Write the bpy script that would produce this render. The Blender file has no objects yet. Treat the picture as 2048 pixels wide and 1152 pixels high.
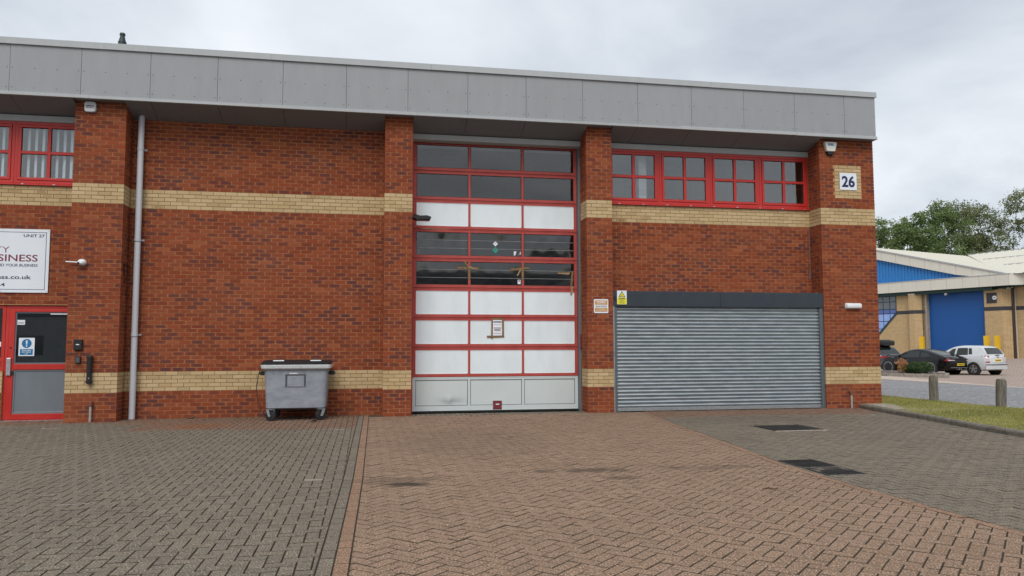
import bpy, bmesh, math, random
import numpy as np
from mathutils import Vector, Matrix, Euler
R = math.radians
random.seed(7)
rng = np.random.default_rng(7)
scn = bpy.context.scene
col = scn.collection

# ------------------------------------------------------------------ camera
CAM = np.array([-0.3347, -15.5695, 1.3767])
YAW, PITCH, ROLL, FPX = R(10.6132), R(4.2440), R(-0.1194), 1557.82
_cy, _sy, _cp, _sp = math.cos(YAW), math.sin(YAW), math.cos(PITCH), math.sin(PITCH)
FW = np.array([_sy*_cp, _cy*_cp, _sp]); RT0 = np.array([_cy, -_sy, 0.0]); UP0 = np.cross(RT0, FW)
RT = math.cos(ROLL)*RT0 + math.sin(ROLL)*UP0; UP = -math.sin(ROLL)*RT0 + math.cos(ROLL)*UP0
cd = bpy.data.cameras.new('camera'); cam = bpy.data.objects.new('camera', cd); col.objects.link(cam)
cd.sensor_width = 36; cd.lens = FPX/2048*36; cd.clip_start = 0.05; cd.clip_end = 5000
M = Matrix.Identity(4)
for i in range(3):
    M[i][0], M[i][1], M[i][2], M[i][3] = RT[i], UP[i], -FW[i], CAM[i]
cam.matrix_world = M
scn.camera = cam

# ------------------------------------------------------------------ world, sun, exposure
SUN_EL, SUN_AZ = R(48), R(200)           # azimuth clockwise from +Y: behind the camera, a little to the left
w = bpy.data.worlds.new('World'); scn.world = w; w.use_nodes = True
nt = w.node_tree; nt.nodes.clear()
def wn(t, **k):
    n = nt.nodes.new(t)
    for a, b in k.items(): setattr(n, a, b)
    return n
out = wn('ShaderNodeOutputWorld')
sky = wn('ShaderNodeTexSky', sky_type='NISHITA', sun_disc=False, sun_elevation=SUN_EL, sun_rotation=SUN_AZ, dust_density=3.0)
bg1 = wn('ShaderNodeBackground'); bg1.inputs['Strength'].default_value = 0.08
nt.links.new(sky.outputs[0], bg1.inputs['Color'])
tc = wn('ShaderNodeTexCoord')
sep = wn('ShaderNodeSeparateXYZ'); nt.links.new(tc.outputs['Generated'], sep.inputs[0])
mz = wn('ShaderNodeMath', operation='MAXIMUM'); nt.links.new(sep.outputs[2], mz.inputs[0]); mz.inputs[1].default_value = 0.0
az = wn('ShaderNodeMath', operation='ADD'); nt.links.new(mz.outputs[0], az.inputs[0]); az.inputs[1].default_value = 0.22
dx = wn('ShaderNodeMath', operation='DIVIDE'); nt.links.new(sep.outputs[0], dx.inputs[0]); nt.links.new(az.outputs[0], dx.inputs[1])
dy = wn('ShaderNodeMath', operation='DIVIDE'); nt.links.new(sep.outputs[1], dy.inputs[0]); nt.links.new(az.outputs[0], dy.inputs[1])
cmb = wn('ShaderNodeCombineXYZ'); nt.links.new(dx.outputs[0], cmb.inputs[0]); nt.links.new(dy.outputs[0], cmb.inputs[1])
nz = wn('ShaderNodeTexNoise'); nz.inputs['Scale'].default_value = 1.15; nz.inputs['Detail'].default_value = 7; nz.inputs['Roughness'].default_value = 0.52
nz.inputs['Distortion'].default_value = 0.35
nt.links.new(cmb.outputs[0], nz.inputs['Vector'])
cr = wn('ShaderNodeValToRGB'); nt.links.new(nz.outputs['Fac'], cr.inputs[0])
e = cr.color_ramp.elements
e[0].position = 0.32; e[0].color = (0.50, 0.55, 0.62, 1)
e[1].position = 0.64; e[1].color = (0.86, 0.89, 0.93, 1)
e2 = cr.color_ramp.elements.new(0.5); e2.color = (0.69, 0.735, 0.79, 1)
bg2 = wn('ShaderNodeBackground'); nt.links.new(cr.outputs[0], bg2.inputs['Color']); bg2.inputs['Strength'].default_value = 0.90
mx = wn('ShaderNodeMixShader'); mx.inputs[0].default_value = 0.93
nt.links.new(bg1.outputs[0], mx.inputs[1]); nt.links.new(bg2.outputs[0], mx.inputs[2]); nt.links.new(mx.outputs[0], out.inputs[0])

sl = bpy.data.lights.new('sun', 'SUN'); sl.energy = 1.5; sl.angle = R(35); sl.color = (1.0, 0.965, 0.92)
so = bpy.data.objects.new('sun', sl); col.objects.link(so)
sd = Vector((math.sin(SUN_AZ)*math.cos(SUN_EL), math.cos(SUN_AZ)*math.cos(SUN_EL), math.sin(SUN_EL)))
so.rotation_euler = sd.to_track_quat('Z', 'Y').to_euler(); so.location = (0, -20, 30)

vs = scn.view_settings; vs.view_transform = 'Standard'; vs.look = 'None'; vs.gamma = 1; vs.use_curve_mapping = False
vs.exposure = 0.38
scn.render.engine = 'CYCLES'; scn.cycles.use_denoising = True
scn.cycles.max_bounces = 8; scn.cycles.transparent_max_bounces = 16

# ------------------------------------------------------------------ materials
MATS = {}
class NT:
    """small helper for node materials"""
    def __init__(s, name):
        s.m = bpy.data.materials.new(name); s.m.use_nodes = True
        s.t = s.m.node_tree; s.b = s.t.nodes['Principled BSDF']
    def n(s, t, **k):
        x = s.t.nodes.new(t)
        for a, b in k.items():
            if a.startswith('i_'): x.inputs[a[2:].replace('_', ' ')].default_value = b
            else: setattr(x, a, b)
        return x
    def l(s, a, b): s.t.links.new(a, b)
    def pos(s):
        return s.n('ShaderNodeNewGeometry').outputs['Position']
    def obj(s):
        return s.n('ShaderNodeTexCoord').outputs['Object']
    def noise(s, vec, scale, detail=3, rough=.5, dist=0.0):
        x = s.n('ShaderNodeTexNoise'); x.inputs['Scale'].default_value = scale; x.inputs['Detail'].default_value = detail
        x.inputs['Roughness'].default_value = rough; x.inputs['Distortion'].default_value = dist
        s.l(vec, x.inputs['Vector']); return x.outputs['Fac']
    def ramp(s, fac, stops):
        r = s.n('ShaderNodeValToRGB'); s.l(fac, r.inputs[0]); el = r.color_ramp.elements
        el[0].position, el[0].color = stops[0][0], (*stops[0][1], 1)
        el[1].position, el[1].color = stops[-1][0], (*stops[-1][1], 1)
        for p, c in stops[1:-1]:
            q = el.new(p); q.color = (*c, 1)
        return r.outputs[0]
    def mapr(s, v, a, b, c=0., d=1.):
        x = s.n('ShaderNodeMapRange'); s.l(v, x.inputs[0])
        for i, q in enumerate((a, b, c, d)): x.inputs[i+1].default_value = q
        return x.outputs[0]
    def math(s, op, a, b=None):
        x = s.n('ShaderNodeMath', operation=op)
        for i, q in enumerate((a, b)):
            if q is None: continue
            if isinstance(q, (int, float)): x.inputs[i].default_value = q
            else: s.l(q, x.inputs[i])
        return x.outputs[0]
    def mix(s, fac, a, b, mode='MIX'):
        x = s.n('ShaderNodeMix', data_type='RGBA', blend_type=mode)
        for sock, q in ((x.inputs[0], fac), (x.inputs[6], a), (x.inputs[7], b)):
            if isinstance(q, (int, float)): sock.default_value = q
            elif isinstance(q, tuple): sock.default_value = (*q, 1)
            else: s.l(q, sock)
        return x.outputs[2]
    def scale(s, vec, sc):
        x = s.n('ShaderNodeMapping'); x.inputs['Scale'].default_value = sc; s.l(vec, x.inputs[0]); return x.outputs[0]
    def attr(s, name): return s.n('ShaderNodeAttribute', attribute_name=name)
    def bump(s, h, strength=.3, dist=.01):
        x = s.n('ShaderNodeBump'); x.inputs['Strength'].default_value = strength; x.inputs['Distance'].default_value = dist
        s.l(h, x.inputs['Height']); s.l(x.outputs[0], s.b.inputs['Normal'])
    def base(s, c):
        if isinstance(c, tuple): s.b.inputs['Base Color'].default_value = (*c, 1)
        else: s.l(c, s.b.inputs['Base Color'])
    def rough(s, r):
        if isinstance(r, (int, float)): s.b.inputs['Roughness'].default_value = r
        else: s.l(r, s.b.inputs['Roughness'])

def simple(name, c, rough=.6, metal=0., var=.12, scale=6., spec=.5, bump=0., coords='pos', coat=0.):
    """one colour with soft uneven wear"""
    q = NT(name); v = q.pos() if coords == 'pos' else q.obj()
    f = q.noise(v, scale, 5, .6)
    lo = tuple(max(0, x*(1-var)) for x in c); hi = tuple(min(1, x*(1+var)) for x in c)
    q.base(q.ramp(f, [(.3, lo), (.7, hi)]))
    q.rough(q.mapr(f, .2, .8, max(.02, rough-.08), min(1, rough+.1)))
    q.b.inputs['Metallic'].default_value = metal; q.b.inputs['Specular IOR Level'].default_value = spec
    if coat: q.b.inputs['Coat Weight'].default_value = coat; q.b.inputs['Coat Roughness'].default_value = .05
    if bump: q.bump(q.noise(v, scale*8, 3), bump, .01)
    MATS[name] = q.m; return q.m

def brick_mat(name, stops, heart, heart_lo, mortar_dust, mid, mid_k):
    q = NT(name); p = q.pos()
    a = q.attr('rnd'); r1 = q.n('ShaderNodeSeparateXYZ'); q.l(a.outputs['Vector'], r1.inputs[0])
    base = q.ramp(r1.outputs[0], stops)
    bl = q.attr('loc'); s2 = q.n('ShaderNodeSeparateXYZ'); q.l(bl.outputs['Vector'], s2.inputs[0])
    n1 = q.noise(p, 38, 4, .65)
    au = q.math('ABSOLUTE', s2.outputs[0]); av = q.math('ABSOLUTE', s2.outputs[1])
    m = q.math('MAXIMUM', q.math('MULTIPLY', au, 1.05), q.math('MULTIPLY', av, .92))
    m = q.math('ADD', m, q.math('MULTIPLY', q.math('SUBTRACT', n1, .5), 1.1))
    h = q.mapr(m, .62, .98, 1, 0)
    mild = q.math('MULTIPLY', h, q.mapr(r1.outputs[1], .08, .75, 0., mid_k))
    c = q.mix(mild, base, mid)
    c = q.mix(q.math('MULTIPLY', h, q.mapr(r1.outputs[1], heart_lo, .98, 0., 1.)), c, heart)
    n2 = q.noise(p, 150, 3, .6)
    c = q.mix(.45, c, q.ramp(n2, [(.25, (.34, .34, .34)), (.75, (.68, .68, .68))]), 'OVERLAY')
    n3 = q.noise(p, 1.3, 4, .6)      # slow weathering over the wall
    c = q.mix(q.mapr(n3, .50, .78, 0, .22), c, mortar_dust)
    n4 = q.noise(p, .55, 3, .6); n5 = q.noise(q.scale(p, (1, 1, 2.2)), 26, 4, .7)      # salt bloom
    c = q.mix(q.math('MULTIPLY', q.mapr(n4, .56, .72, 0, .8), q.mapr(n5, .56, .74, 0, .7)), c, (.50, .42, .36))
    q.base(c); q.rough(.92); q.b.inputs['Specular IOR Level'].default_value = .08
    q.bump(q.noise(p, 220, 3, .6), .5, .003)
    MATS[name] = q.m
brick_mat('brick_red', [(0., (.225, .053, .024)), (.3, (.290, .075, .033)), (.62, (.252, .062, .028)), (.85, (.330, .100, .046)), (1., (.195, .050, .026))],
          (.098, .044, .045), .62, (.31, .135, .078), (.155, .043, .028), .8)
brick_mat('brick_buff', [(0., (.47, .335, .18)), (.35, (.56, .42, .245)), (.7, (.51, .375, .21)), (1., (.42, .305, .165))],
          (.30, .19, .09), .86, (.52, .40, .23), (.47, .32, .15), .3)
def mortar(name, c):
    q = NT(name); p = q.pos(); n = q.noise(p, 40, 4, .6)
    q.base(q.ramp(n, [(.3, tuple(x*.75 for x in c)), (.7, tuple(x*1.15 for x in c))])); q.rough(.95); q.b.inputs['Specular IOR Level'].default_value = .08
    q.bump(q.noise(p, 260, 2), .5, .003); MATS[name] = q.m
mortar('mortar_red', (.47, .255, .125)); mortar('mortar_buff', (.22, .145, .07))

def paver_mat(name, c, c2, red=0):
    q = NT(name); p = q.pos()
    a = q.attr('rnd'); r1 = q.n('ShaderNodeSeparateXYZ'); q.l(a.outputs['Vector'], r1.inputs[0])
    b = q.ramp(r1.outputs[0], [(0., tuple(x*.86 for x in c)), (.5, c), (.8, c2), (1., tuple(x*1.12 for x in c))])
    n0 = q.noise(p, .75, 6, .65)
    b = q.mix(q.mapr(n0, .38, .68, 0, .55), b, tuple(x*.74 for x in c))
    sp = q.noise(p, 80, 3, .8)     # worn aggregate: pale and dark grains
    b = q.mix(q.mapr(sp, .55, .64, 0, .9), b, tuple(min(1, x*2.7+.10) for x in c))
    b = q.mix(q.mapr(sp, .37, .47, .75, 0), b, tuple(x*.34 for x in c))
    dn = q.noise(p, 2.6, 4, .62, .8)
    # oil and tyre marks, rust run by the downpipe
    sx = q.n('ShaderNodeSeparateXYZ'); q.l(p, sx.inputs[0])
    dist = q.noise(p, 5, 3)
    for (x, y, rx, ry, k, colr) in [(.10, -7.62, .26, .13, .92, (.05, .042, .035)), (1.62, -7.08, .15, .10, .85, (.06, .05, .04)),
                                    (2.22, -7.15, .34, .17, .7, (.07, .055, .045)), (2.30, -7.66, .2, .11, .65, (.08, .06, .05)),
                                    (3.55, -7.2, .6, .16, .42, (.07, .06, .045)), (-.05, -7.35, .5, .2, .4, (.07, .06, .05)),
                                    (-3.15, -1.15, .55, .45, .5, (.24, .085, .028)), (-4.3, -.5, .5, .4, .25, (.25, .10, .04)),
                                    (1.1, -4.2, 1.2, 1.7, .18, (.08, .065, .05)), (6.8, -2.0, 1.5, .7, .2, (.08, .07, .06))]:
        ex = q.math('DIVIDE', q.math('SUBTRACT', sx.outputs[0], x), rx); ey = q.math('DIVIDE', q.math('SUBTRACT', sx.outputs[1], y), ry)
        dd = q.math('ADD', q.math('MULTIPLY', ex, ex), q.math('MULTIPLY', ey, ey))
        dd = q.math('ADD', dd, q.math('MULTIPLY', q.math('SUBTRACT', dist, .5), 3.2))
        b = q.mix(q.mapr(dd, .2, 1.3, k, 0), b, colr)
    b = q.mix(q.mapr(dn, .60, .75, 0, .28), b, tuple(x*.5 for x in c))
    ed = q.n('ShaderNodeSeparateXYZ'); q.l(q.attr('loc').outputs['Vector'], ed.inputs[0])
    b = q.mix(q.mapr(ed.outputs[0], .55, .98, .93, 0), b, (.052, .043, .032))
    q.base(b); q.rough(.9); q.b.inputs['Specular IOR Level'].default_value = .12
    q.bump(sp, .55, .004); MATS[name] = q.m
paver_mat('paver_grey', (.160, .136, .105), (.172, .140, .103))
paver_mat('paver_brown', (.242, .161, .109), (.228, .152, .107))
paver_mat('paver_orange', (.245, .150, .098), (.22, .140, .095))
paver_mat('paver_red', (.185, .112, .077), (.165, .112, .083))
paver_mat('paver_white', (.28, .24, .195), (.26, .22, .18))
q = NT('joint_sand'); n = q.noise(q.pos(), 60, 4); q.base(q.ramp(n, [(.3, (.032, .027, .020)), (.7, (.085, .069, .050))])); q.rough(1); MATS['joint_sand'] = q.m

# grey fibre-cement fascia
def fascia_mat(name, c):
    q = NT(name); p = q.pos()
    n1 = q.noise(q.scale(p, (3, 3, .8)), 2.2, 5, .6); n2 = q.noise(q.scale(p, (24, 24, 3.2)), 1.0, 4, .6)
    a = q.attr('rnd'); r1 = q.n('ShaderNodeSeparateXYZ'); q.l(a.outputs['Vector'], r1.inputs[0])
    b = q.ramp(n1, [(.3, tuple(x*.96 for x in c)), (.7, tuple(x*1.04 for x in c))])
    b = q.mix(q.mapr(n2, .60, .78, 0, .14), b, tuple(x*.6 for x in c))
    b = q.mix(q.mapr(r1.outputs[0], 0, 1, 0, .14), b, tuple(x*.78 for x in c))
    n4 = q.noise(q.scale(p, (1, 1, 1)), 55, 3, .6)
    b = q.mix(q.mapr(n4, .66, .74, 0, .35), b, (.42, .43, .43))
    q.base(b); q.rough(.62); q.b.inputs['Specular IOR Level'].default_value = .35; q.bump(q.noise(p, 60, 3), .10, .004); MATS[name] = q.m
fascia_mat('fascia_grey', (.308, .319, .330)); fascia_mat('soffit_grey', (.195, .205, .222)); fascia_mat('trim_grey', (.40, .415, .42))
fascia_mat('cream_panel', (.66, .63, .55))
simple('screw_dark', (.06, .06, .065), .5)
def paint(name, c, rough=.4, fade=None, k=.35, streak=True):
    q = NT(name); p = q.pos()
    n1 = q.noise(q.scale(p, (2.2, 2.2, .7)), 2.0, 5, .6); n2 = q.noise(p, 70, 3, .6)
    b = q.ramp(n1, [(.3, tuple(x*.93 for x in c)), (.7, tuple(min(1, x*1.05) for x in c))])
    if fade: b = q.mix(q.mapr(n1, .4, .72, 0, k), b, fade)
    b = q.mix(q.mapr(n2, .58, .75, 0, .12), b, tuple(x*.5+.04 for x in c))
    q.base(b); q.rough(q.mapr(n1, .2, .8, rough-.08, rough+.16)); MATS[name] = q.m
paint('door_red', (.41, .053, .043), .5, (.44, .115, .095)); paint('window_red', (.50, .024, .017), .36, (.46, .055, .045), .2)
paint('door_white', (.75, .815, .845), .45, (.72, .785, .815), .3); paint('bottom_white', (.60, .65, .645), .45, (.46, .50, .50), .45)
paint('hood_blue_grey', (.026, .037, .050), .5, (.034, .045, .058)); paint('guide_grey', (.095, .115, .125), .5); paint('jamb_grey', (.14, .15, .17), .5)
paint('door_infill', (.18, .205, .23), .14); paint('pvc_grey', (.53, .54, .58), .38, (.42, .43, .46), .4)
simple('sign_white', (.74, .78, .83), .4, var=.03, scale=1.5); paint('plastic_white', (.76, .78, .80), .35); paint('cream_plastic', (.66, .66, .60), .4)
paint('yellow', (.78, .47, .012), .45); paint('sign_yellow', (.82, .74, .03), .4); paint('sign_orange', (.56, .27, .06), .4)
paint('door_blue', (.004, .085, .32), .5); paint('clad_blue', (.028, .20, .52), .5); paint('spandrel_blue', (.28, .42, .80), .2)
paint('spandrel_dark', (.09, .14, .38), .2); paint('frame_teal', (.012, .045, .075), .4); paint('green_dark', (.010, .045, .042), .5)
paint('roof_cream', (.60, .58, .50), .6, (.50, .49, .42)); paint('navy_ink', (.012, .018, .085), .5); paint('maroon_ink', (.20, .022, .055), .5)
paint('grey_ink', (.055, .06, .075), .5); paint('blue_sign', (.008, .16, .36), .4); paint('green_label', (.01, .30, .22), .4)
simple('black_ink', (.012, .012, .014), .5); simple('black_plastic', (.010, .010, .012), .5, scale=14); simple('black_rubber', (.018, .018, .019), .75, scale=14)
simple('tape_brown', (.215, .125, .05), .3, scale=30, var=.3); simple('tape_pale', (.33, .23, .125), .3, scale=30, var=.3)
simple('paper', (.78, .79, .84), .7, var=.04); simple('alu', (.55, .56, .58), .35, .8, scale=20)
simple('galv', (.40, .43, .44), .42, .75, var=.22, scale=28); simple('galv_bright', (.62, .64, .65), .45, .35, var=.25, scale=60); simple('brown_pipe', (.045, .026, .02), .45)
simple('stub_pipe', (.34, .32, .29), .6, var=.3, scale=30); simple('flue_dark', (.014, .03, .028), .45)
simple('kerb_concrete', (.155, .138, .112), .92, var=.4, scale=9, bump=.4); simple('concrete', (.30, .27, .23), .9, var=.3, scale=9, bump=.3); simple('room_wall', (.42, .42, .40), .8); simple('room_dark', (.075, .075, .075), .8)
simple('room_white', (.85, .86, .86), .6); simple('blind', (.80, .84, .87), .7, var=.05); simple('highlight_grey', (.26, .265, .27), .5)
simple('iron', (.022, .022, .022), .6, .3, var=.35, scale=40); simple('rust', (.16, .055, .03), .8, var=.4, scale=40)
simple('jamb_dark', (.075, .08, .09), .6, var=.3, scale=30); simple('red_plate', (.17, .02, .024), .5); simple('silver_paint', (.60, .62, .64), .38, .15, var=.01, coat=.3); simple('black_paint', (.004, .004, .005), .16, var=.02, spec=.4)
simple('charcoal_paint', (.020, .026, .034), .22, var=.02, coat=.8); simple('tail_red', (.30, .008, .012), .18, var=.2, scale=30); simple('lamp_clear', (.62, .50, .52), .15)
simple('plate_yellow', (.78, .55, .03), .45); simple('rim_dark', (.03, .03, .033), .3, .5); simple('rim_silver', (.45, .46, .48), .3, .7)
simple('trim_black', (.016, .016, .018), .5)
q = NT('shutter_steel'); p = q.pos()      # galvanised laths with faint streaks
n1 = q.noise(q.scale(p, (1.4, 1, 5)), 2.4, 5, .6); n2 = q.noise(p, 45, 3)
b = q.ramp(n1, [(.3, (.33, .37, .395)), (.7, (.43, .47, .495))]); b = q.mix(q.mapr(n2, .5, .75, 0, .10), b, (.25, .27, .29))
q.base(b); q.rough(q.mapr(n1, .3, .7, .30, .42)); q.b.inputs['Metallic'].default_value = .75; MATS['shutter_steel'] = q.m
q = NT('bin_grey'); p = q.obj()           # scuffed plastic tub
n1 = q.noise(q.scale(p, (1.5, 1.5, 3)), 2.2, 6, .66); n2 = q.noise(q.scale(p, (6, 6, 40)), 1.6, 4, .7)
b = q.ramp(n1, [(.25, (.185, .202, .228)), (.5, (.27, .293, .328)), (.75, (.34, .367, .40))]); b = q.mix(q.mapr(n2, .55, .72, 0, .4), b, (.15, .155, .165))
q.base(b); q.rough(.52); q.bump(n2, .12, .004); MATS['bin_grey'] = q.m
q = NT('road_asphalt'); p = q.pos(); n1 = q.noise(p, 7, 6, .95); n2 = q.noise(p, .9, 4, .6)
b = q.ramp(n1, [(.38, (.08, .082, .09)), (.5, (.20, .203, .21)), (.60, (.44, .44, .45))]); b = q.mix(q.mapr(n2, .4, .7, 0, .4), b, (.14, .143, .15))
q.base(b); q.rough(.9); q.bump(n1, .5, .006); MATS['road_asphalt'] = q.m
q = NT('ground_dirt'); p = q.pos(); n1 = q.noise(p, .6, 6, .65); q.base(q.ramp(n1, [(.3, (.10, .095, .08)), (.7, (.17, .155, .125))])); q.rough(.95); MATS['ground_dirt'] = q.m
def brick_tex(name, c1, c2, mc, bw=.225, rh=.075, ms=.010, rot=None, coords='Object'):
    q = NT(name); t = q.n('ShaderNodeTexCoord'); v = t.outputs[coords]
    mp = q.n('ShaderNodeMapping'); q.l(v, mp.inputs[0])
    if rot: mp.inputs['Rotation'].default_value = rot
    x = q.n('ShaderNodeTexBrick'); x.inputs['Scale'].default_value = 1; x.inputs['Brick Width'].default_value = bw; x.inputs['Row Height'].default_value = rh
    x.inputs['Mortar Size'].default_value = ms; x.inputs['Color1'].default_value = (*c1, 1); x.inputs['Color2'].default_value = (*c2, 1); x.inputs['Mortar'].default_value = (*mc, 1)
    q.l(mp.outputs[0], x.inputs['Vector']); n1 = q.noise(v, 1.2, 5)
    q.base(q.mix(q.mapr(n1, .35, .7, 0, .25), x.outputs['Color'], tuple(k*.6 for k in c1))); q.rough(.9); MATS[name] = q.m
brick_tex('far_buff_brick', (.62, .46, .25), (.52, .37, .19), (.30, .19, .10), rot=(R(90), 0, 0))
brick_tex('far_dark_brick', (.045, .045, .055), (.07, .068, .08), (.03, .03, .03), rot=(R(90), 0, 0))
brick_tex('side_brick', (.30, .08, .034), (.22, .06, .03), (.34, .19, .10), rot=(R(90), 0, R(90)))
brick_tex('far_paving', (.40, .315, .26), (.35, .275, .23), (.20, .155, .13), .24, .12, .012)
q = NT('pale_paving'); p = q.pos(); n1 = q.noise(p, 1.5, 5, .65); n2 = q.noise(p, 30, 3); q.base(q.mix(.3, q.ramp(n1, [(.3, (.40, .32, .26)), (.7, (.50, .41, .335))]), q.ramp(n2, [(.3, (.3, .25, .2)), (.7, (.6, .5, .42))]))); q.rough(.9); MATS['pale_paving'] = q.m
q = NT('weathered_wood'); p = q.obj(); n1 = q.noise(q.scale(p, (14, 14, 1.2)), 2.5, 6, .7, .4); n2 = q.noise(q.scale(p, (3, 3, .8)), 2, 3)
b = q.ramp(n1, [(.28, (.045, .038, .028)), (.5, (.17, .15, .12)), (.75, (.33, .31, .27))]); b = q.mix(q.mapr(n2, .5, .72, 0, .55), b, (.13, .085, .035))
q.base(b); q.rough(.9); q.bump(n1, .9, .02); MATS['weathered_wood'] = q.m
def leaf_mat(name, stops, trans=.25):
    q = NT(name); a = q.attr('rnd'); s2 = q.n('ShaderNodeSeparateXYZ'); q.l(a.outputs['Vector'], s2.inputs[0])
    q.base(q.ramp(s2.outputs[0], stops)); q.rough(.6); q.b.inputs['Specular IOR Level'].default_value = .3
    tr = q.n('ShaderNodeBsdfTranslucent'); q.l(q.ramp(s2.outputs[0], [(p_, tuple(min(1, x*1.5) for x in c)) for p_, c in stops]), tr.inputs[0])
    mxs = q.n('ShaderNodeMixShader'); mxs.inputs[0].default_value = trans
    q.l(q.b.outputs[0], mxs.inputs[1]); q.l(tr.outputs[0], mxs.inputs[2]); q.l(mxs.outputs[0], q.t.nodes['Material Output'].inputs[0]); MATS[name] = q.m
leaf_mat('leaf_green', [(0, (.075, .115, .042)), (.5, (.14, .195, .07)), (.85, (.20, .255, .105)), (1, (.25, .28, .13))])
leaf_mat('leaf_olive', [(0, (.082, .108, .048)), (.5, (.145, .172, .075)), (.85, (.205, .225, .105)), (1, (.25, .25, .15))])
leaf_mat('leaf_dark', [(0, (.018, .040, .014)), (.6, (.04, .080, .025)), (1, (.09, .13, .04))])
leaf_mat('leaf_autumn', [(0, (.20, .17, .04)), (.4, (.34, .22, .06)), (.75, (.45, .20, .10)), (1, (.50, .25, .20))])
leaf_mat('grass_blade', [(0, (.15, .170, .036)), (.4, (.27, .265, .066)), (.75, (.40, .36, .12)), (1, (.58, .49, .22))], .2)
simple('bark', (.075, .06, .045), .9, var=.35, scale=6); simple('soil', (.16, .125, .085), .95, var=.35, scale=7, bump=.4); simple('turf_soil', (.19, .18, .075), .95, var=.3, scale=7, bump=.4); simple('slate_chip', (.12, .10, .095), .8, var=.4, scale=25)
simple('dry_leaf', (.10, .06, .03), .8, var=.4, scale=30)

def glass(name, tint, refl_rough, f0):
    """thin pane: Schlick reflection over a tinted see-through sheet, the same from both sides"""
    q = NT(name); t = q.t; t.nodes.remove(q.b)
    tr = q.n('ShaderNodeBsdfTransparent'); tr.inputs[0].default_value = (*tint, 1)
    gl = q.n('ShaderNodeBsdfGlossy'); gl.inputs['Roughness'].default_value = refl_rough
    ge = q.n('ShaderNodeNewGeometry'); vm = q.n('ShaderNodeVectorMath', operation='DOT_PRODUCT'); q.l(ge.outputs['Incoming'], vm.inputs[0]); q.l(ge.outputs['Normal'], vm.inputs[1])
    k = q.math('SUBTRACT', 1., q.math('ABSOLUTE', vm.outputs['Value']))
    fac = q.math('ADD', q.math('MULTIPLY', q.math('POWER', k, 5.), 1-f0), f0)
    m = q.n('ShaderNodeMixShader'); q.l(fac, m.inputs[0]); q.l(tr.outputs[0], m.inputs[1]); q.l(gl.outputs[0], m.inputs[2])
    q.l(m.outputs[0], t.nodes['Material Output'].inputs[0]); MATS[name] = q.m
glass('window_glass', (.90, .93, .94), .0, .115); glass('door_acrylic', (.74, .75, .75), .06, .12); glass('entrance_glass', (.74, .77, .79), .0, .13)
q = NT('car_glass'); q.base((.012, .017, .016)); q.rough(.05); q.b.inputs['Specular IOR Level'].default_value = .55; MATS['car_glass'] = q.m
q = NT('far_glass'); q.base((.10, .12, .13)); q.rough(.06); q.b.inputs['Specular IOR Level'].default_value = 1.; MATS['far_glass'] = q.m

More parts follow.
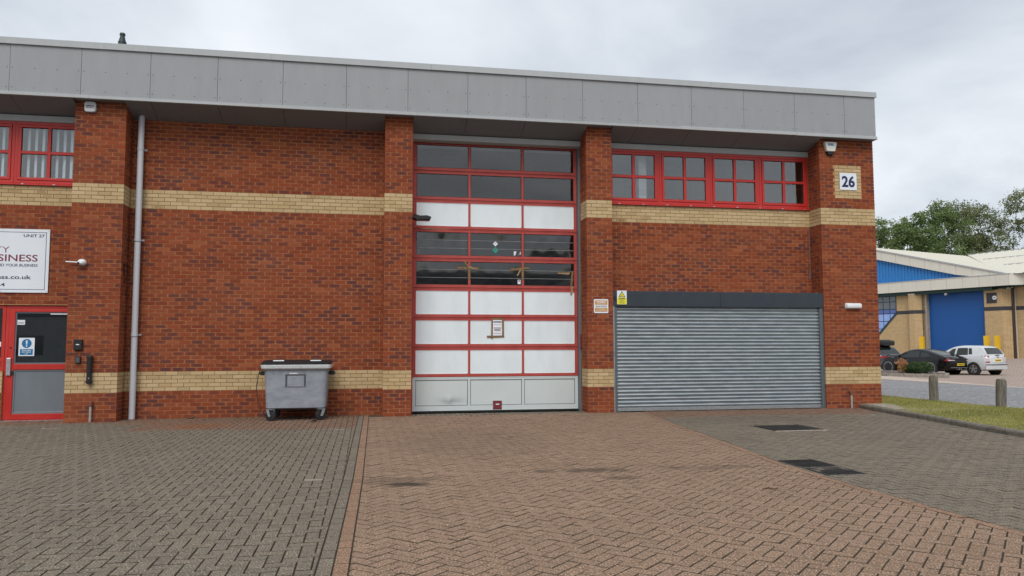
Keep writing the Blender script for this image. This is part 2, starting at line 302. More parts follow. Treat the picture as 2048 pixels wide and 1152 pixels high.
# ------------------------------------------------------------------ helpers
def link(o, parent=None):
    col.objects.link(o)
    if parent is not None: o.parent = parent
    return o
def tag(o, label=None, cat=None, group=None, kind=None):
    for k, v in (('label', label), ('category', cat), ('group', group), ('kind', kind)):
        if v: o[k] = v
    return o
def empty(name, loc=(0, 0, 0), rz=0., parent=None):
    o = bpy.data.objects.new(name, None); o.location = loc; o.rotation_euler = (0, 0, rz); o.empty_display_size = .2
    return link(o, parent)
class MB:
    def __init__(s): s.v = []; s.f = []; s.m = []; s.a = {}
    def add(s, vs, fs, mi=0, **att):
        n = len(s.v); s.v.extend(tuple(map(float, v)) for v in vs)
        for f in fs: s.f.append(tuple(i+n for i in f)); s.m.append(mi)
        for k, val in att.items():
            L = s.a.setdefault(k, [])
            while len(L) < n: L.append((0, 0, 0))
            if len(val) == 3 and not hasattr(val[0], '__len__'): L.extend([val]*len(vs))
            else: L.extend(val)
        return s
    def box(s, x0, x1, y0, y1, z0, z1, mi=0, **att):
        vs = [(x0, y0, z0), (x1, y0, z0), (x1, y1, z0), (x0, y1, z0), (x0, y0, z1), (x1, y0, z1), (x1, y1, z1), (x0, y1, z1)]
        return s.add(vs, [(0, 3, 2, 1), (4, 5, 6, 7), (0, 1, 5, 4), (1, 2, 6, 5), (2, 3, 7, 6), (3, 0, 4, 7)], mi, **att)
    def prism(s, poly, a, b, axis='y', mi=0):
        """poly of 2-D points extruded from a to b along axis"""
        n = len(poly)
        def P(p, t): return {'y': (p[0], t, p[1]), 'x': (t, p[0], p[1]), 'z': (p[0], p[1], t)}[axis]
        vs = [P(p, a) for p in poly]+[P(p, b) for p in poly]
        fs = [tuple(range(n)), tuple(range(2*n-1, n-1, -1))]+[(i, i+n, (i+1) % n+n, (i+1) % n) for i in range(n)]
        return s.add(vs, fs, mi)
    def loft(s, rings, cap=True, mi=0, closed=True):
        n = len(rings[0]); vs = [p for r in rings for p in r]; fs = []
        for k in range(len(rings)-1):
            for i in range(n if closed else n-1):
                j = (i+1) % n; fs.append((k*n+i, k*n+j, (k+1)*n+j, (k+1)*n+i))
        if cap: fs += [tuple(range(n-1, -1, -1)), tuple(range((len(rings)-1)*n, len(rings)*n))]
        return s.add(vs, fs, mi)
    def tube(s, path, r, n=10, mi=0, cap=True):
        path = [Vector(p) for p in path]; rs = r if hasattr(r, '__len__') else [r]*len(path); rings = []
        prev = None
        for i, p in enumerate(path):
            d = (path[min(i+1, len(path)-1)]-path[max(i-1, 0)]).normalized()
            if prev is None: a = d.orthogonal().normalized()
            else:
                a = prev-d*prev.dot(d)
                a = a.normalized() if a.length > 1e-6 else d.orthogonal().normalized()
            prev = a; b = d.cross(a)
            rings.append([tuple(p+(a*math.cos(t)+b*math.sin(t))*rs[i]) for t in [2*math.pi*k/n for k in range(n)]])
        return s.loft(rings, cap, mi)
    def cyl(s, p0, p1, r, n=16, mi=0): return s.tube([p0, p1], r, n, mi)
    def build(s, name, mats, parent=None, bevel=0., smooth=False, fix=True, seg=2):
        me = bpy.data.meshes.new(name); me.from_pydata(s.v, [], s.f)
        for m in ([mats] if isinstance(mats, str) else mats): me.materials.append(MATS[m])
        if any(s.m): me.polygons.foreach_set('material_index', s.m)
        for k, L in s.a.items():
            while len(L) < len(s.v): L.append((0, 0, 0))
            at = me.attributes.new(k, 'FLOAT_VECTOR', 'POINT'); at.data.foreach_set('vector', np.array(L, 'f').ravel())
        if fix:
            bm = bmesh.new(); bm.from_mesh(me); bmesh.ops.recalc_face_normals(bm, faces=bm.faces); bm.to_mesh(me); bm.free()
        if smooth:
            me.polygons.foreach_set('use_smooth', [True]*len(me.polygons))
            if hasattr(me, 'set_sharp_from_angle'): me.set_sharp_from_angle(angle=R(38))
        me.update()
        o = bpy.data.objects.new(name, me); link(o, parent)
        if bevel:
            b = o.modifiers.new('bevel', 'BEVEL'); b.width = bevel; b.segments = seg; b.limit_method = 'ANGLE'
        return o
def rr(w, h, r, n=5, cx=0, cy=0):
    """rounded rectangle, 2-D"""
    pts = []
    for (sx, sy, a0) in ((1, 1, 0), (-1, 1, 90), (-1, -1, 180), (1, -1, 270)):
        for k in range(n+1):
            a = R(a0+90*k/n); pts.append((cx+sx*(w/2-r)+r*math.cos(a), cy+sy*(h/2-r)+r*math.sin(a)))
    return pts
def text(s, name, size, mat, parent, x, z, y, align='LEFT', bold=0., xs=1., thick=.0015):
    """flat lettering on a plane facing -Y; x, z place the baseline start"""
    cu = bpy.data.curves.new('txt', 'FONT'); cu.body = s; cu.size = size; cu.align_x = align; cu.offset = bold; cu.extrude = thick; cu.resolution_u = 3
    to = bpy.data.objects.new('txt', cu); col.objects.link(to)
    dg = bpy.context.evaluated_depsgraph_get()
    me = bpy.data.meshes.new_from_object(to.evaluated_get(dg)); bpy.data.objects.remove(to); bpy.data.curves.remove(cu)
    me.transform(Matrix(((xs, 0, 0, x), (0, 0, -1, y), (0, 1, 0, z), (0, 0, 0, 1))))
    me.materials.clear(); me.materials.append(MATS[mat]); me.name = name
    o = bpy.data.objects.new(name, me); return link(o, parent)
def px(P):
    d = np.asarray(P, float)-CAM; z = d @ FW
    return 1024+FPX*(d @ RT)/z, 576-FPX*(d @ UP)/z, z


# ================================================================== GROUND
def sheet(name, poly, z, mat, kind='structure', parent=None):
    return tag(MB().add([(x, y, z) for x, y in poly], [tuple(range(len(poly)))]).build(name, mat, parent), kind=kind)
sheet('ground', [(-900, -900), (900, -900), (900, 900), (-900, 900)], -0.30, 'ground_dirt')

# ---- block paving of the yard
def lineX(tab, y):
    ys = [t[0] for t in tab]; return float(np.interp(y, ys, [t[1] for t in tab]))
EDGE_L = [(-16, -.62), (-10.7, -.525), (-7.26, -.45), (.5, -.355)]           # left edge of the orange string course
EDGE_R = [(-16, 4.55), (-10.5, 4.44), (-8.5, 4.41), (-7.2, 4.46), (-6.5, 4.55), (-5.57, 4.68), (-3.9, 4.86), (-2.33, 5.05), (-.28, 5.38), (.5, 5.5)]
KERB = [(-16, 9.3), (-7, 9.27), (-5.45, 9.31), (-4.49, 9.43), (-3.56, 9.64), (-2.36, 9.88), (-1.16, 10.07), (-.55, 10.2), (.5, 10.5)]
def clip(poly, n, d):
    """keep the side n.p <= d of a convex polygon"""
    o = []
    for i in range(len(poly)):
        a, b = poly[i], poly[(i+1) % len(poly)]
        da, db = n[0]*a[0]+n[1]*a[1]-d, n[0]*b[0]+n[1]*b[1]-d
        if da <= 0: o.append(a)
        if da*db < 0:
            t = da/(da-db); o.append((a[0]+(b[0]-a[0])*t, a[1]+(b[1]-a[1])*t))
    return o
def area(p): return abs(sum(p[i][0]*p[(i+1) % len(p)][1]-p[(i+1) % len(p)][0]*p[i][1] for i in range(len(p))))/2 if len(p) > 2 else 0
def inset(poly, d):
    s = sum(poly[i][0]*poly[(i+1) % len(poly)][1]-poly[(i+1) % len(poly)][0]*poly[i][1] for i in range(len(poly)))
    if s < 0: poly = poly[::-1]
    q = poly
    for i in range(len(poly)):
        a, b = poly[i], poly[(i+1) % len(poly)]; L = math.hypot(b[0]-a[0], b[1]-a[1])
        if L < 1e-6: continue
        n = ((b[1]-a[1])/L, -(b[0]-a[0])/L); q = clip(q, n, n[0]*a[0]+n[1]*a[1]-d)
        if len(q) < 3: return []
    return q
def side(tab, poly, off, keep):
    """clip against the local tangent of an edge table; keep 'L' or 'R' of it"""
    cy = sum(p[1] for p in poly)/len(poly); x0, x1 = lineX(tab, cy-.15), lineX(tab, cy+.15); dxdy = (x1-x0)/.3; xc = lineX(tab, cy)+off
    k = math.hypot(1, dxdy); n = (1/k, -dxdy/k); d = n[0]*xc+n[1]*cy
    return clip(poly, n, d) if keep == 'L' else clip(poly, (-n[0], -n[1]), -d)
PAV = []                          # (polygon, material)
GRATES = [(6.16, 7.08, -3.95, -3.02), (4.52, 4.98, -7.40, -6.86), (4.50, 4.96, -7.94, -7.46)]
def visible(cx, cy):
    dx_, dy_ = cx-CAM[0], cy-CAM[1]
    if dy_ < 3.0: return False
    a = math.atan2(dx_, dy_)
    return R(-36) < a < R(57) and math.hypot(dx_, dy_) > 3.6
def herring(x0, x1, y0, y1, rot, fn, pitch=.1):
    c, s_ = math.cos(rot), math.sin(rot)
    cx, cy = (x0+x1)/2, (y0+y1)/2; rad = math.hypot(x1-x0, y1-y0)/2+.4; n = int(rad/pitch)
    for i in range(-n, n):
        for j in range(-n, n):
            k = (i-j) % 4
            if k == 0: r_ = (i, j, 2, 1)
            elif k == 3: r_ = (i, j, 1, 2)
            else: continue
            q = [(r_[0]+a*r_[2], r_[1]+b*r_[3]) for a, b in ((0, 0), (1, 0), (1, 1), (0, 1))]
            P = [(cx+(u*c-v*s_)*pitch, cy+(u*s_+v*c)*pitch) for u, v in q]
            mx_, my_ = sum(p[0] for p in P)/4, sum(p[1] for p in P)/4
            if not (x0-.2 < mx_ < x1+.2 and y0-.2 < my_ < y1+.2) or not visible(mx_, my_): continue
            fn(P, mx_, my_)
YT = .455
def put(P, m):
    P = clip(P, (0, 1), YT)
    if len(P) < 3 or area(P) < .0004: return
    cx, cy = sum(p[0] for p in P)/len(P), sum(p[1] for p in P)/len(P)
    for a, b, c, d in GRATES:
        if abs(cx-(a+b)/2) < (b-a)/2+.2 and abs(cy-(c+d)/2) < (d-c)/2+.2:
            mid = clip(clip(P, (-1, 0), -a), (1, 0), b)
            for Q in (clip(P, (1, 0), a), clip(P, (-1, 0), -b), clip(mid, (0, 1), c) if len(mid) > 2 else [], clip(mid, (0, -1), -d) if len(mid) > 2 else []):
                if len(Q) > 2 and area(Q) > .0004: PAV.append((Q, m))
            return
    PAV.append((P, m))
def fA(P, mx_, my_):
    P = side(EDGE_L, P, -.1005, 'L') if mx_ > -1.2 else P
    if len(P) < 3: return
    r_ = -1.9+.12*math.sin(mx_*1.3)
    put(P, 'paver_red' if my_ > r_ and (mx_ > -4.2 or my_ > -.3) else 'paver_grey')
def fB(P, mx_, my_):
    P = side(EDGE_L, P, .1005, 'R')
    if len(P) < 3: return
    P = side(EDGE_R, P, -.1005, 'L')
    if len(P) < 3: return
    if .56 < mx_ < 4.17 and my_ > -.02: return
    P = clip(P, (0, 1), -.0)
    if len(P) >= 3: put(P, 'paver_brown')
def fC(P, mx_, my_):
    P = side(EDGE_R, P, .0005, 'R')
    if len(P) < 3: return
    P = side(KERB, P, -.005, 'L')
    if len(P) < 3: return
    put(P, 'paver_red' if my_ > -1.25+.1*math.sin(mx_*2) else 'paver_grey')
herring(-9.6, -.3, -12.5, .5, 0, fA)
herring(-1, 5.6, -12.5, .2, R(45), fB)
herring(4.2, 10.8, -12.5, .5, 0, fC)
def strip(tab, off, mat, y0, y1):
    y = y0
    while y < y1:
        a, b = lineX(tab, y)+off, lineX(tab, y+.2)+off
        if visible((a+b)/2, y): put([(a, y), (a+.1, y), (b+.1, y+.2), (b, y+.2)], mat)
        y += .2
strip(EDGE_L, 0, 'paver_orange', -12.4, .3); strip(EDGE_L, -.1, 'paver_grey', -12.45, .3); strip(EDGE_R, -.1, 'paver_orange', -12.4, -.1)
for i in range(36):                        # threshold course of the big door
    x = .56+i*.1004
    for y in (0., .2, .4): put([(x, y), (x+.1, y), (x+.1, y+.2), (x, y+.2)], 'paver_grey')
for k in range(len(PAV)):                  # a few odd pale blocks left from bay lines
    P, m = PAV[k]; cx, cy = sum(p[0] for p in P)/len(P), sum(p[1] for p in P)/len(P)
    for (x, y) in ((-.80, -4.5), (-.80, -7.17), (-.78, -2.2)):
        if abs(cx-x) < .11 and abs(cy-y) < .055 and max(p[0] for p in P)-min(p[0] for p in P) > .15 and m in ('paver_grey', 'paver_red'): PAV[k] = (P, 'paver_white')
def add_paver(mb, P):
    g = inset(P, .0023)
    if len(g) < 3: return False
    t = inset(g, .0048)
    if len(t) != len(g):
        c = (sum(p[0] for p in g)/len(g), sum(p[1] for p in g)/len(g)); t = [(p[0]+(c[0]-p[0])*.08, p[1]+(c[1]-p[1])*.08) for p in g]
    n = len(g); dz = random.gauss(0, .0012); tx, ty = random.gauss(0, .009), random.gauss(0, .009)
    cx, cy = sum(p[0] for p in g)/n, sum(p[1] for p in g)/n
    zf = lambda p: dz+tx*(p[0]-cx)+ty*(p[1]-cy)
    vs = [(x, y, -.026) for x, y in g]+[(x, y, zf((x, y))-.0065) for x, y in g]+[(x, y, zf((x, y))) for x, y in t]
    fs = [tuple(range(2*n, 3*n))]
    for i in range(n):
        j = (i+1) % n; fs += [(i, j, n+j, n+i), (n+i, n+j, 2*n+j, 2*n+i)]
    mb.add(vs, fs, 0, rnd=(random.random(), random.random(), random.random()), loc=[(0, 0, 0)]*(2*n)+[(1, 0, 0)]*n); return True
yard = sheet('yard_paving', [(-10.5, -16), (10.9, -16), (10.9, .52), (-10.5, .52)], -.0095, 'joint_sand')
def shown(P):
    cx, cy = sum(p[0] for p in P)/len(P), sum(p[1] for p in P)/len(P)
    u, v, z = px((cx, cy, 0))
    return 0 if not (0 < u < 2048 and 0 < v < 1152) else area(P)/z**3
order = sorted(range(len(PAV)), key=lambda k: -shown(PAV[k][0]))
near = set(order[:300]); groups = {}
for k, (P, m) in enumerate(PAV):
    if k in near:
        mb = MB()
        if add_paver(mb, P): mb.build('paver', m, yard, fix=False)
    else: add_paver(groups.setdefault(m, MB()), P)
for m, mb in groups.items(): tag(mb.build('paving_blocks', m, yard, fix=False), kind='stuff')

# ================================================================== THE BRICK WAREHOUSE
bld = tag(empty('brick_warehouse'), 'red brick industrial unit with buff brick bands, grey fascia and red framed doors', 'building')
C_ = .075; BL = .225
RE = .46                                              # depth of the bays behind the pier fronts
X1, W1, X2, W2, X3, X4, W4 = -5.7326, .89, 0., .5525, 4.1753, 9.5642, 1.34
PIERS = [(X1, X1+W1), (X2, X2+W2), (X3, X3+W2), (X4, X4+W4)]
pier_obj = []
for a, b in PIERS: pier_obj.append(MB().box(a+.006, b-.006, .006, RE+.3, -.1, 6.06).build('brick_pier', 'mortar_red', bld))
WY = RE+.006
wall_l = MB().box(-9.8, X1+.01, WY, WY+.2, 2.16, 4.43).box(-9.8, -8.195, WY, WY+.2, -.1, 2.16).build('wall', 'mortar_red', bld)
wall_m = MB().box(X1+W1-.01, X2+.01, WY, WY+.2, -.1, 6.05).build('wall', 'mortar_red', bld)
wall_r = MB().box(X3+W2-.01, X4+.01, WY, WY+.2, -.1, 4.43).build('wall', 'mortar_red', bld)
BR = []                # brick = (x0,x1,y0,y1,z0,z1, buff, axis, parent)
def isbuff(k): return 7 <= k < 12 or 54 <= k < 59
def course(x0, x1, k, phase, y, depth, parent, buff=None, holes=()):
    z0 = k*C_+.005; z1 = z0+.065; x = x0-((x0-phase) % BL)-BL
    while x < x1:
        a, b = max(x, x0), min(x+BL-.010, x1)
        x += BL
        if b-a < .03: continue
        segs = [(a, b)]
        for (hx0, hx1, k0, k1) in holes:
            if k0 <= k < k1:
                ns = []
                for (p_, q_) in segs:
                    if q_ <= hx0 or p_ >= hx1: ns.append((p_, q_)); continue
                    if hx0-.01-p_ > .03: ns.append((p_, hx0-.01))
                    if q_-hx1-.01 > .03: ns.append((hx1+.01, q_))
                segs = ns
        for (p_, q_) in segs:
            BR.append([p_, q_, y, y+depth, z0, z1, isbuff(k) if buff is None else buff, 'x', parent])
PT = 80
for i, (a, b) in enumerate(PIERS):
    wid = b-a
    for k in range(-1, PT+1):
        odd = k % 2
        hole = ()
        if i == 3: hole = ((9.93, 10.58, 62, 72),)
        course(a, b, k, a+(.1125 if odd else 0), 0, .1025, pier_obj[i], holes=hole)
        for xs, xe in ((a, a+.1025), (b-.1025, b)):      # the returns into the bays
            segs = [(.1125, .2150), (.2250, .44+.015)] if odd else [(.1125, .3275), (.3375, RE)]
            for s0, s1 in segs: BR.append([xs, xe, s0, s1, k*C_+.005, k*C_+.07, isbuff(k), 'y', pier_obj[i]])
for k in range(62, 72):                                  # buff panel round the number plate
    course(9.93, 10.58, k, 9.93+(.1125 if k % 2 else 0), 0, .1025, pier_obj[3], buff=True)
for k in range(-1, 80): course(X1+W1, X2, k, .05+(.1125 if k % 2 else 0), RE, .02, wall_m)
for k in range(-1, 59): course(X3+W2, X4, k, .03+(.1125 if k % 2 else 0), RE, .02, wall_r)
for k in range(-1, 59): course(-9.8, X1, k, .09+(.1125 if k % 2 else 0), RE, .02, wall_l, holes=((-8.195, X1, -1, 29),))
for b in BR:                                             # every brick a little proud or set back
    j = random.gauss(0, .0011); b[2] += j if b[7] == 'x' else 0
    if b[7] == 'y': b[0] += j; b[1] += j
def add_brick(mb, b):
    x0, x1, y0, y1, z0, z1, bf, ax, _ = b
    cl_k = .5+.5*math.sin(1.9*x0+3.3*z0+.4)*math.sin(5.1*z0-.8*x0); r3 = (random.random(), random.random()*.74+.26*cl_k, random.random()); tz = random.gauss(0, .0009)
    vs = [(x0, y0, z0+tz), (x1, y0, z0-tz), (x1, y1, z0), (x0, y1, z0), (x0, y0, z1+tz), (x1, y0, z1-tz), (x1, y1, z1), (x0, y1, z1)]
    su = (lambda v: (v[0]-x0)/(x1-x0)*2-1) if ax == 'x' else (lambda v: (v[1]-y0)/(y1-y0)*2-1)
    lc = [(su(v), -1 if i < 4 else 1, 0) for i, v in enumerate(vs)]
    mb.add(vs, [(0, 3, 2, 1), (4, 5, 6, 7), (0, 1, 5, 4), (1, 2, 6, 5), (2, 3, 7, 6), (3, 0, 4, 7)], 0, rnd=r3, loc=lc)
def bshown(b):
    u, v, z = px(((b[0]+b[1])/2, b[2], (b[4]+b[5])/2))
    if not (0 < u < 2048 and 0 < v < 1152): return 0
    return (b[1]-b[0])/z**2 if b[7] == 'x' and b[4] < 6.0 else 0
for bf, mat, nm in ((False, 'brick_red', 'brick'), (True, 'brick_buff', 'buff_brick')):
    L = sorted([b for b in BR if b[6] == bf], key=lambda b: -bshown(b))
    for b in L[:300]:
        mb = MB(); add_brick(mb, b); mb.build(nm, mat, b[8], fix=False)
    mb = MB()
    for b in L[300:]: add_brick(mb, b)
    tag(mb.build('buff_brickwork' if bf else 'brickwork', mat, bld, fix=False), kind='stuff')
# buff joints read darker than the red ones: thin beds of brown mortar behind the bands
for (a, b), po_ in zip(PIERS, pier_obj):
    for k0, k1 in ((7, 12), (54, 59)): MB().box(a+.0045, b-.0045, .0045, RE+.02, k0*C_+.001, k1*C_-.001).build('band_mortar', 'mortar_buff', po_)
MB().box(9.93, 10.58, .0042, .09, 62*C_, 72*C_).build('band_mortar', 'mortar_buff', pier_obj[3])
for a, b, k0, k1, po_ in ((X1+W1, X2, 7, 12, wall_m), (X1+W1, X2, 54, 59, wall_m), (X3+W2, X4, 54, 59, wall_r), (X3+W2, X4, 7, 12, wall_r), (-9.8, X1, 54, 59, wall_l), (-9.8, -8.2, 7, 12, wall_l)):
    MB().box(a, b, RE+.0045, RE+.03, k0*C_+.001, k1*C_-.001).build('band_mortar', 'mortar_buff', po_)

# shell of the unit: side, back, roof, inner floors
MB().box(X4+W4-.25, X4+W4-.008, RE+.3, 22, -.1, 6.56).build('side_wall', 'side_brick', bld)
MB().box(-9.8, X4+W4-.26, 21.8, 22, -.1, 6.56).build('back_wall', 'side_brick', bld)
MB().box(-9.8, -9.6, WY+.2, 21.8, -.1, 6.56).build('party_wall', 'room_wall', bld)
MB().box(-9.8, X4+W4-.05, .12, 22, 6.55, 6.75).build('roof_deck', 'room_wall', bld)
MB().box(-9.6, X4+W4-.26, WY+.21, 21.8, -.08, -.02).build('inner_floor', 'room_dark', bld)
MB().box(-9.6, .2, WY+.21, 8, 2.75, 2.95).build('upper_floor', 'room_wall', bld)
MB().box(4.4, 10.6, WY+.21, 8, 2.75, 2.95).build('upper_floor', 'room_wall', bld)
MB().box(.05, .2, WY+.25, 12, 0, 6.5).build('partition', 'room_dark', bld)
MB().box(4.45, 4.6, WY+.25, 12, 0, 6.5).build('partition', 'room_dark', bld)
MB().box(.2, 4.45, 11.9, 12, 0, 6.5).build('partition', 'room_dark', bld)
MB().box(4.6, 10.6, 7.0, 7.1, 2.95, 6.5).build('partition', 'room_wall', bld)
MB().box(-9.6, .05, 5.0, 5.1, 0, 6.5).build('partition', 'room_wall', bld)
MB().box(5.62, 5.80, .80, .98, 2.95, 6.4).build('inner_column', 'room_white', bld)
MB().box(9.15, 9.36, .80, 1.0, 2.95, 6.4).build('inner_column', 'black_plastic', bld)

# fascia
FY, FB, FT = -.22, 5.98, 7.03
PXS = [-10.43+1.2043*i for i in range(18)]+[10.85]
PXS = [x-.0 for x in PXS]
off = -6.79-(-10.43+1.2043*3); PXS = [x+off for x in PXS[:-1]]+[10.84]
PXS = [x for x in PXS if x < 10.5]+[10.84]
for a, b in zip(PXS[:-1], PXS[1:]):
    j = random.gauss(0, .0012); rn = (random.random(), random.random(), 0)
    pan = MB().box(a+.0035, b-.0035, FY+j, FY+.012+j, FB+.055, FT-.05, rnd=rn).build('fascia_panel', 'fascia_grey', bld)
    sc = MB()
    xs = [a+.045, a+(b-a)*.35, a+(b-a)*.66, b-.045]
    for x in xs:
        for z in (FB+.13, FB+.50):
            if b-a > 1 or x in (xs[0], xs[3]): sc.cyl((x, FY+j-.004, z), (x, FY+j+.003, z), .0085, 8)
    sc.build('screw', 'screw_dark', pan)
MB().box(-10.4, 10.83, FY+.016, FY+.10, FB+.02, FT-.06).build('fascia_backing', 'screw_dark', bld)
def capped(name, poly, x0, x1, mat, seams, shape=.004):
    xs = [x0]+seams+[x1]
    for a, b in zip(xs[:-1], xs[1:]): MB().prism([(p[0]+random.gauss(0, .001), p[1]+random.gauss(0, .0015)) for p in poly], a+.0015, b-.0015, 'x').build(name, mat, bld)
capped('parapet_capping', [(FY-.035, 6.915), (FY-.030, 7.035), (.35, 7.065), (.35, 6.95), (FY+.03, 6.95), (FY+.03, 6.915)], -10.4, 10.87, 'trim_grey', [-8.3, -5.2, -2.2, .9, 3.8, 6.9, 9.1])
capped('drip_trim', [(FY-.022, FB-.012), (FY-.022, FB+.048), (FY+.004, FB+.056), (FY+.03, FB+.05), (FY+.03, FB-.012)], -10.4, 10.86, 'trim_grey', [-8.2, -5.43, -2.4, .62, 3.62, 6.2, 8.9])
MB().box(10.80, 10.838, FY+.012, 22, FB+.05, FT-.06).build('fascia_return', 'fascia_grey', bld)
# soffits between piers, sloping down to the wall
bays = [(-9.8, X1), (X1+W1, X2), (X2+W2, X3), (X3+W2, X4)]
for i, (a, b) in enumerate(bays):
    zb = 5.79; seam = [x for x in PXS if a+.15 < x < b-.15]
    xs = [a]+seam+[b]
    for p_, q_ in zip(xs[:-1], xs[1:]):
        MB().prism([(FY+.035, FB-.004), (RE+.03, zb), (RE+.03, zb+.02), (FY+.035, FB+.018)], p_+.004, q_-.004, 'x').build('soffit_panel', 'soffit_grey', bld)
    MB().prism([(FY+.05, FB+.02), (RE+.02, zb+.024), (RE+.02, zb+.05), (FY+.05, FB+.05)], a, b, 'x').build('soffit_backing', 'screw_dark', bld)
    if i != 1:
        MB().prism([(RE-.025, zb-.01), (RE-.025, zb-.125), (RE+.10, zb-.150), (RE+.10, zb-.01)], a+.002, b-.002, 'x').build('window_flashing', 'trim_grey', bld)
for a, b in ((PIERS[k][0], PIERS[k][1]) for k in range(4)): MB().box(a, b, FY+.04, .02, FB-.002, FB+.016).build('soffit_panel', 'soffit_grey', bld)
MB().box(-9.8, 10.80, RE+.04, RE+.25, 5.66, 6.55).build('lintel_beam', 'screw_dark', bld)

# flue on the roof
fl = MB().tube([(-5.555, 2, 6.7), (-5.555, 2, 7.78), (-5.555, 2, 7.90), (-5.555, 2, 8.02), (-5.555, 2, 8.05)], [.09, .085, .078, .048, .046], 16).build('flue', 'flue_dark', bld, smooth=True)
MB().tube([(-5.555, 2, 8.05), (-5.555, 2, 8.075), (-5.555, 2, 8.10)], [.058, .06, .05], 16).build('flue_cap', 'flue_dark', fl, smooth=True)
MB().tube([(-5.555, 2, 7.885), (-5.555, 2, 7.905)], [.088, .084], 16).build('flue_collar', 'flue_dark', fl)

# downpipe with clips
dpx, dpy = -4.660, RE-.125
dp = MB().tube([(dpx, RE+.02, 5.85), (dpx, dpy+.04, 5.862), (dpx, dpy+.012, 5.845), (dpx, dpy, 5.79), (dpx, dpy, 2), (dpx, dpy, .01)], .0565, 20).build('downpipe', 'pvc_grey', bld, smooth=True)
for z in (5.19, 3.42, 1.60):
    c = MB().tube([(dpx, dpy, z-.03), (dpx, dpy, z+.03)], .0615, 20).box(dpx-.09, dpx+.09, RE-.035, RE-.005, z-.018, z+.018).build('pipe_clip', 'pvc_grey', dp, bevel=.003)
for z in (3.39, 1.57): MB().tube([(dpx, dpy, z-.01), (dpx, dpy, z)], .0618, 20).build('pipe_joint', 'jamb_grey', dp)

# ---- casement windows
def casement(x0, x1, z0, z1, y, blinds=False):
    fr = .055
    m = MB()
    m.box(x0, x1, y, y+.07, z0, z0+fr).box(x0, x1, y, y+.07, z1-fr, z1).box(x0, x0+fr, y+.001, y+.07, z0+fr, z1-fr).box(x1-fr, x1, y+.001, y+.07, z0+fr, z1-fr)
    win = m.build('window', 'window_red', bld, bevel=.004)
    a, b, c, d = x0+fr+.004, x1-fr-.004, z0+fr+.004, z1-fr-.004; s = .052
    MB().box(a, b, y-.012, y+.05, c, c+s).box(a, b, y-.012, y+.05, d-s, d).box(a, a+s, y-.011, y+.05, c+s, d-s).box(b-s, b, y-.011, y+.05, c+s, d-s).build('sash', 'window_red', win, bevel=.005)
    xm, zm = (a+b)/2, (c+d)/2
    MB().box(xm-.03, xm+.03, y-.006, y+.045, c+s, d-s).build('glazing_bar', 'window_red', win, bevel=.004)
    for p_, q_ in ((a+s, xm-.03), (xm+.03, b-s)): MB().box(p_, q_, y-.005, y+.045, zm-.028, zm+.028).build('glazing_bar', 'window_red', win, bevel=.004)
    for p_, q_ in ((a+s, xm-.03), (xm+.03, b-s)):
        for r_, t_ in ((c+s, zm-.028), (zm+.028, d-s)):
            MB().box(p_-.004, q_+.004, y+.020, y+.026, r_-.004, t_+.004).build('pane', 'window_glass', win)
            MB().box(p_, p_+.006, y+.008, y+.0195, r_, t_).box(q_-.006, q_, y+.008, y+.0195, r_, t_).box(p_, q_, y+.008, y+.0195, r_, r_+.006).box(p_, q_, y+.008, y+.0195, t_-.006, t_).build('gasket', 'black_rubber', win)
    if blinds:
        x = x0+.05
        while x < x1-.02:
            MB().add([(x, y+.12, z0), (x+.062, y+.08, z0), (x+.062, y+.08, z1), (x, y+.12, z1), (x, y+.121, z0), (x+.062, y+.081, z0), (x+.062, y+.081, z1), (x, y+.121, z1)],
                     [(0, 1, 2, 3), (7, 6, 5, 4), (0, 4, 5, 1), (1, 5, 6, 2), (2, 6, 7, 3), (3, 7, 4, 0)]).build('blind_strip', 'blind', win); x += .125+random.gauss(0, .002)
    return win
wz0, wz1, wy = 4.475, 5.66, RE+.012
for i in range(4): casement(4.79+1.192*i, 4.79+1.192*i+1.19, wz0, wz1, wy)
for i in range(3): casement(-6.927-1.192*i, -6.927-1.192*i+1.19, wz0, wz1, wy, True)
for a, b in ((X3+W2+.002, X4-.002), (-9.8, X1-.002)):
    MB().prism([(RE-.045, 4.432), (RE-.045, 4.462), (RE+.012, 4.474), (RE+.09, 4.474), (RE+.09, 4.432)], a, b, 'x').build('window_sill', 'window_red', bld)
    x = a+.3
    while x < b: MB().box(x-.02, x+.02, RE-.052, RE-.045, 4.440, 4.456).build('sill_clip', 'alu', bld); x += .55

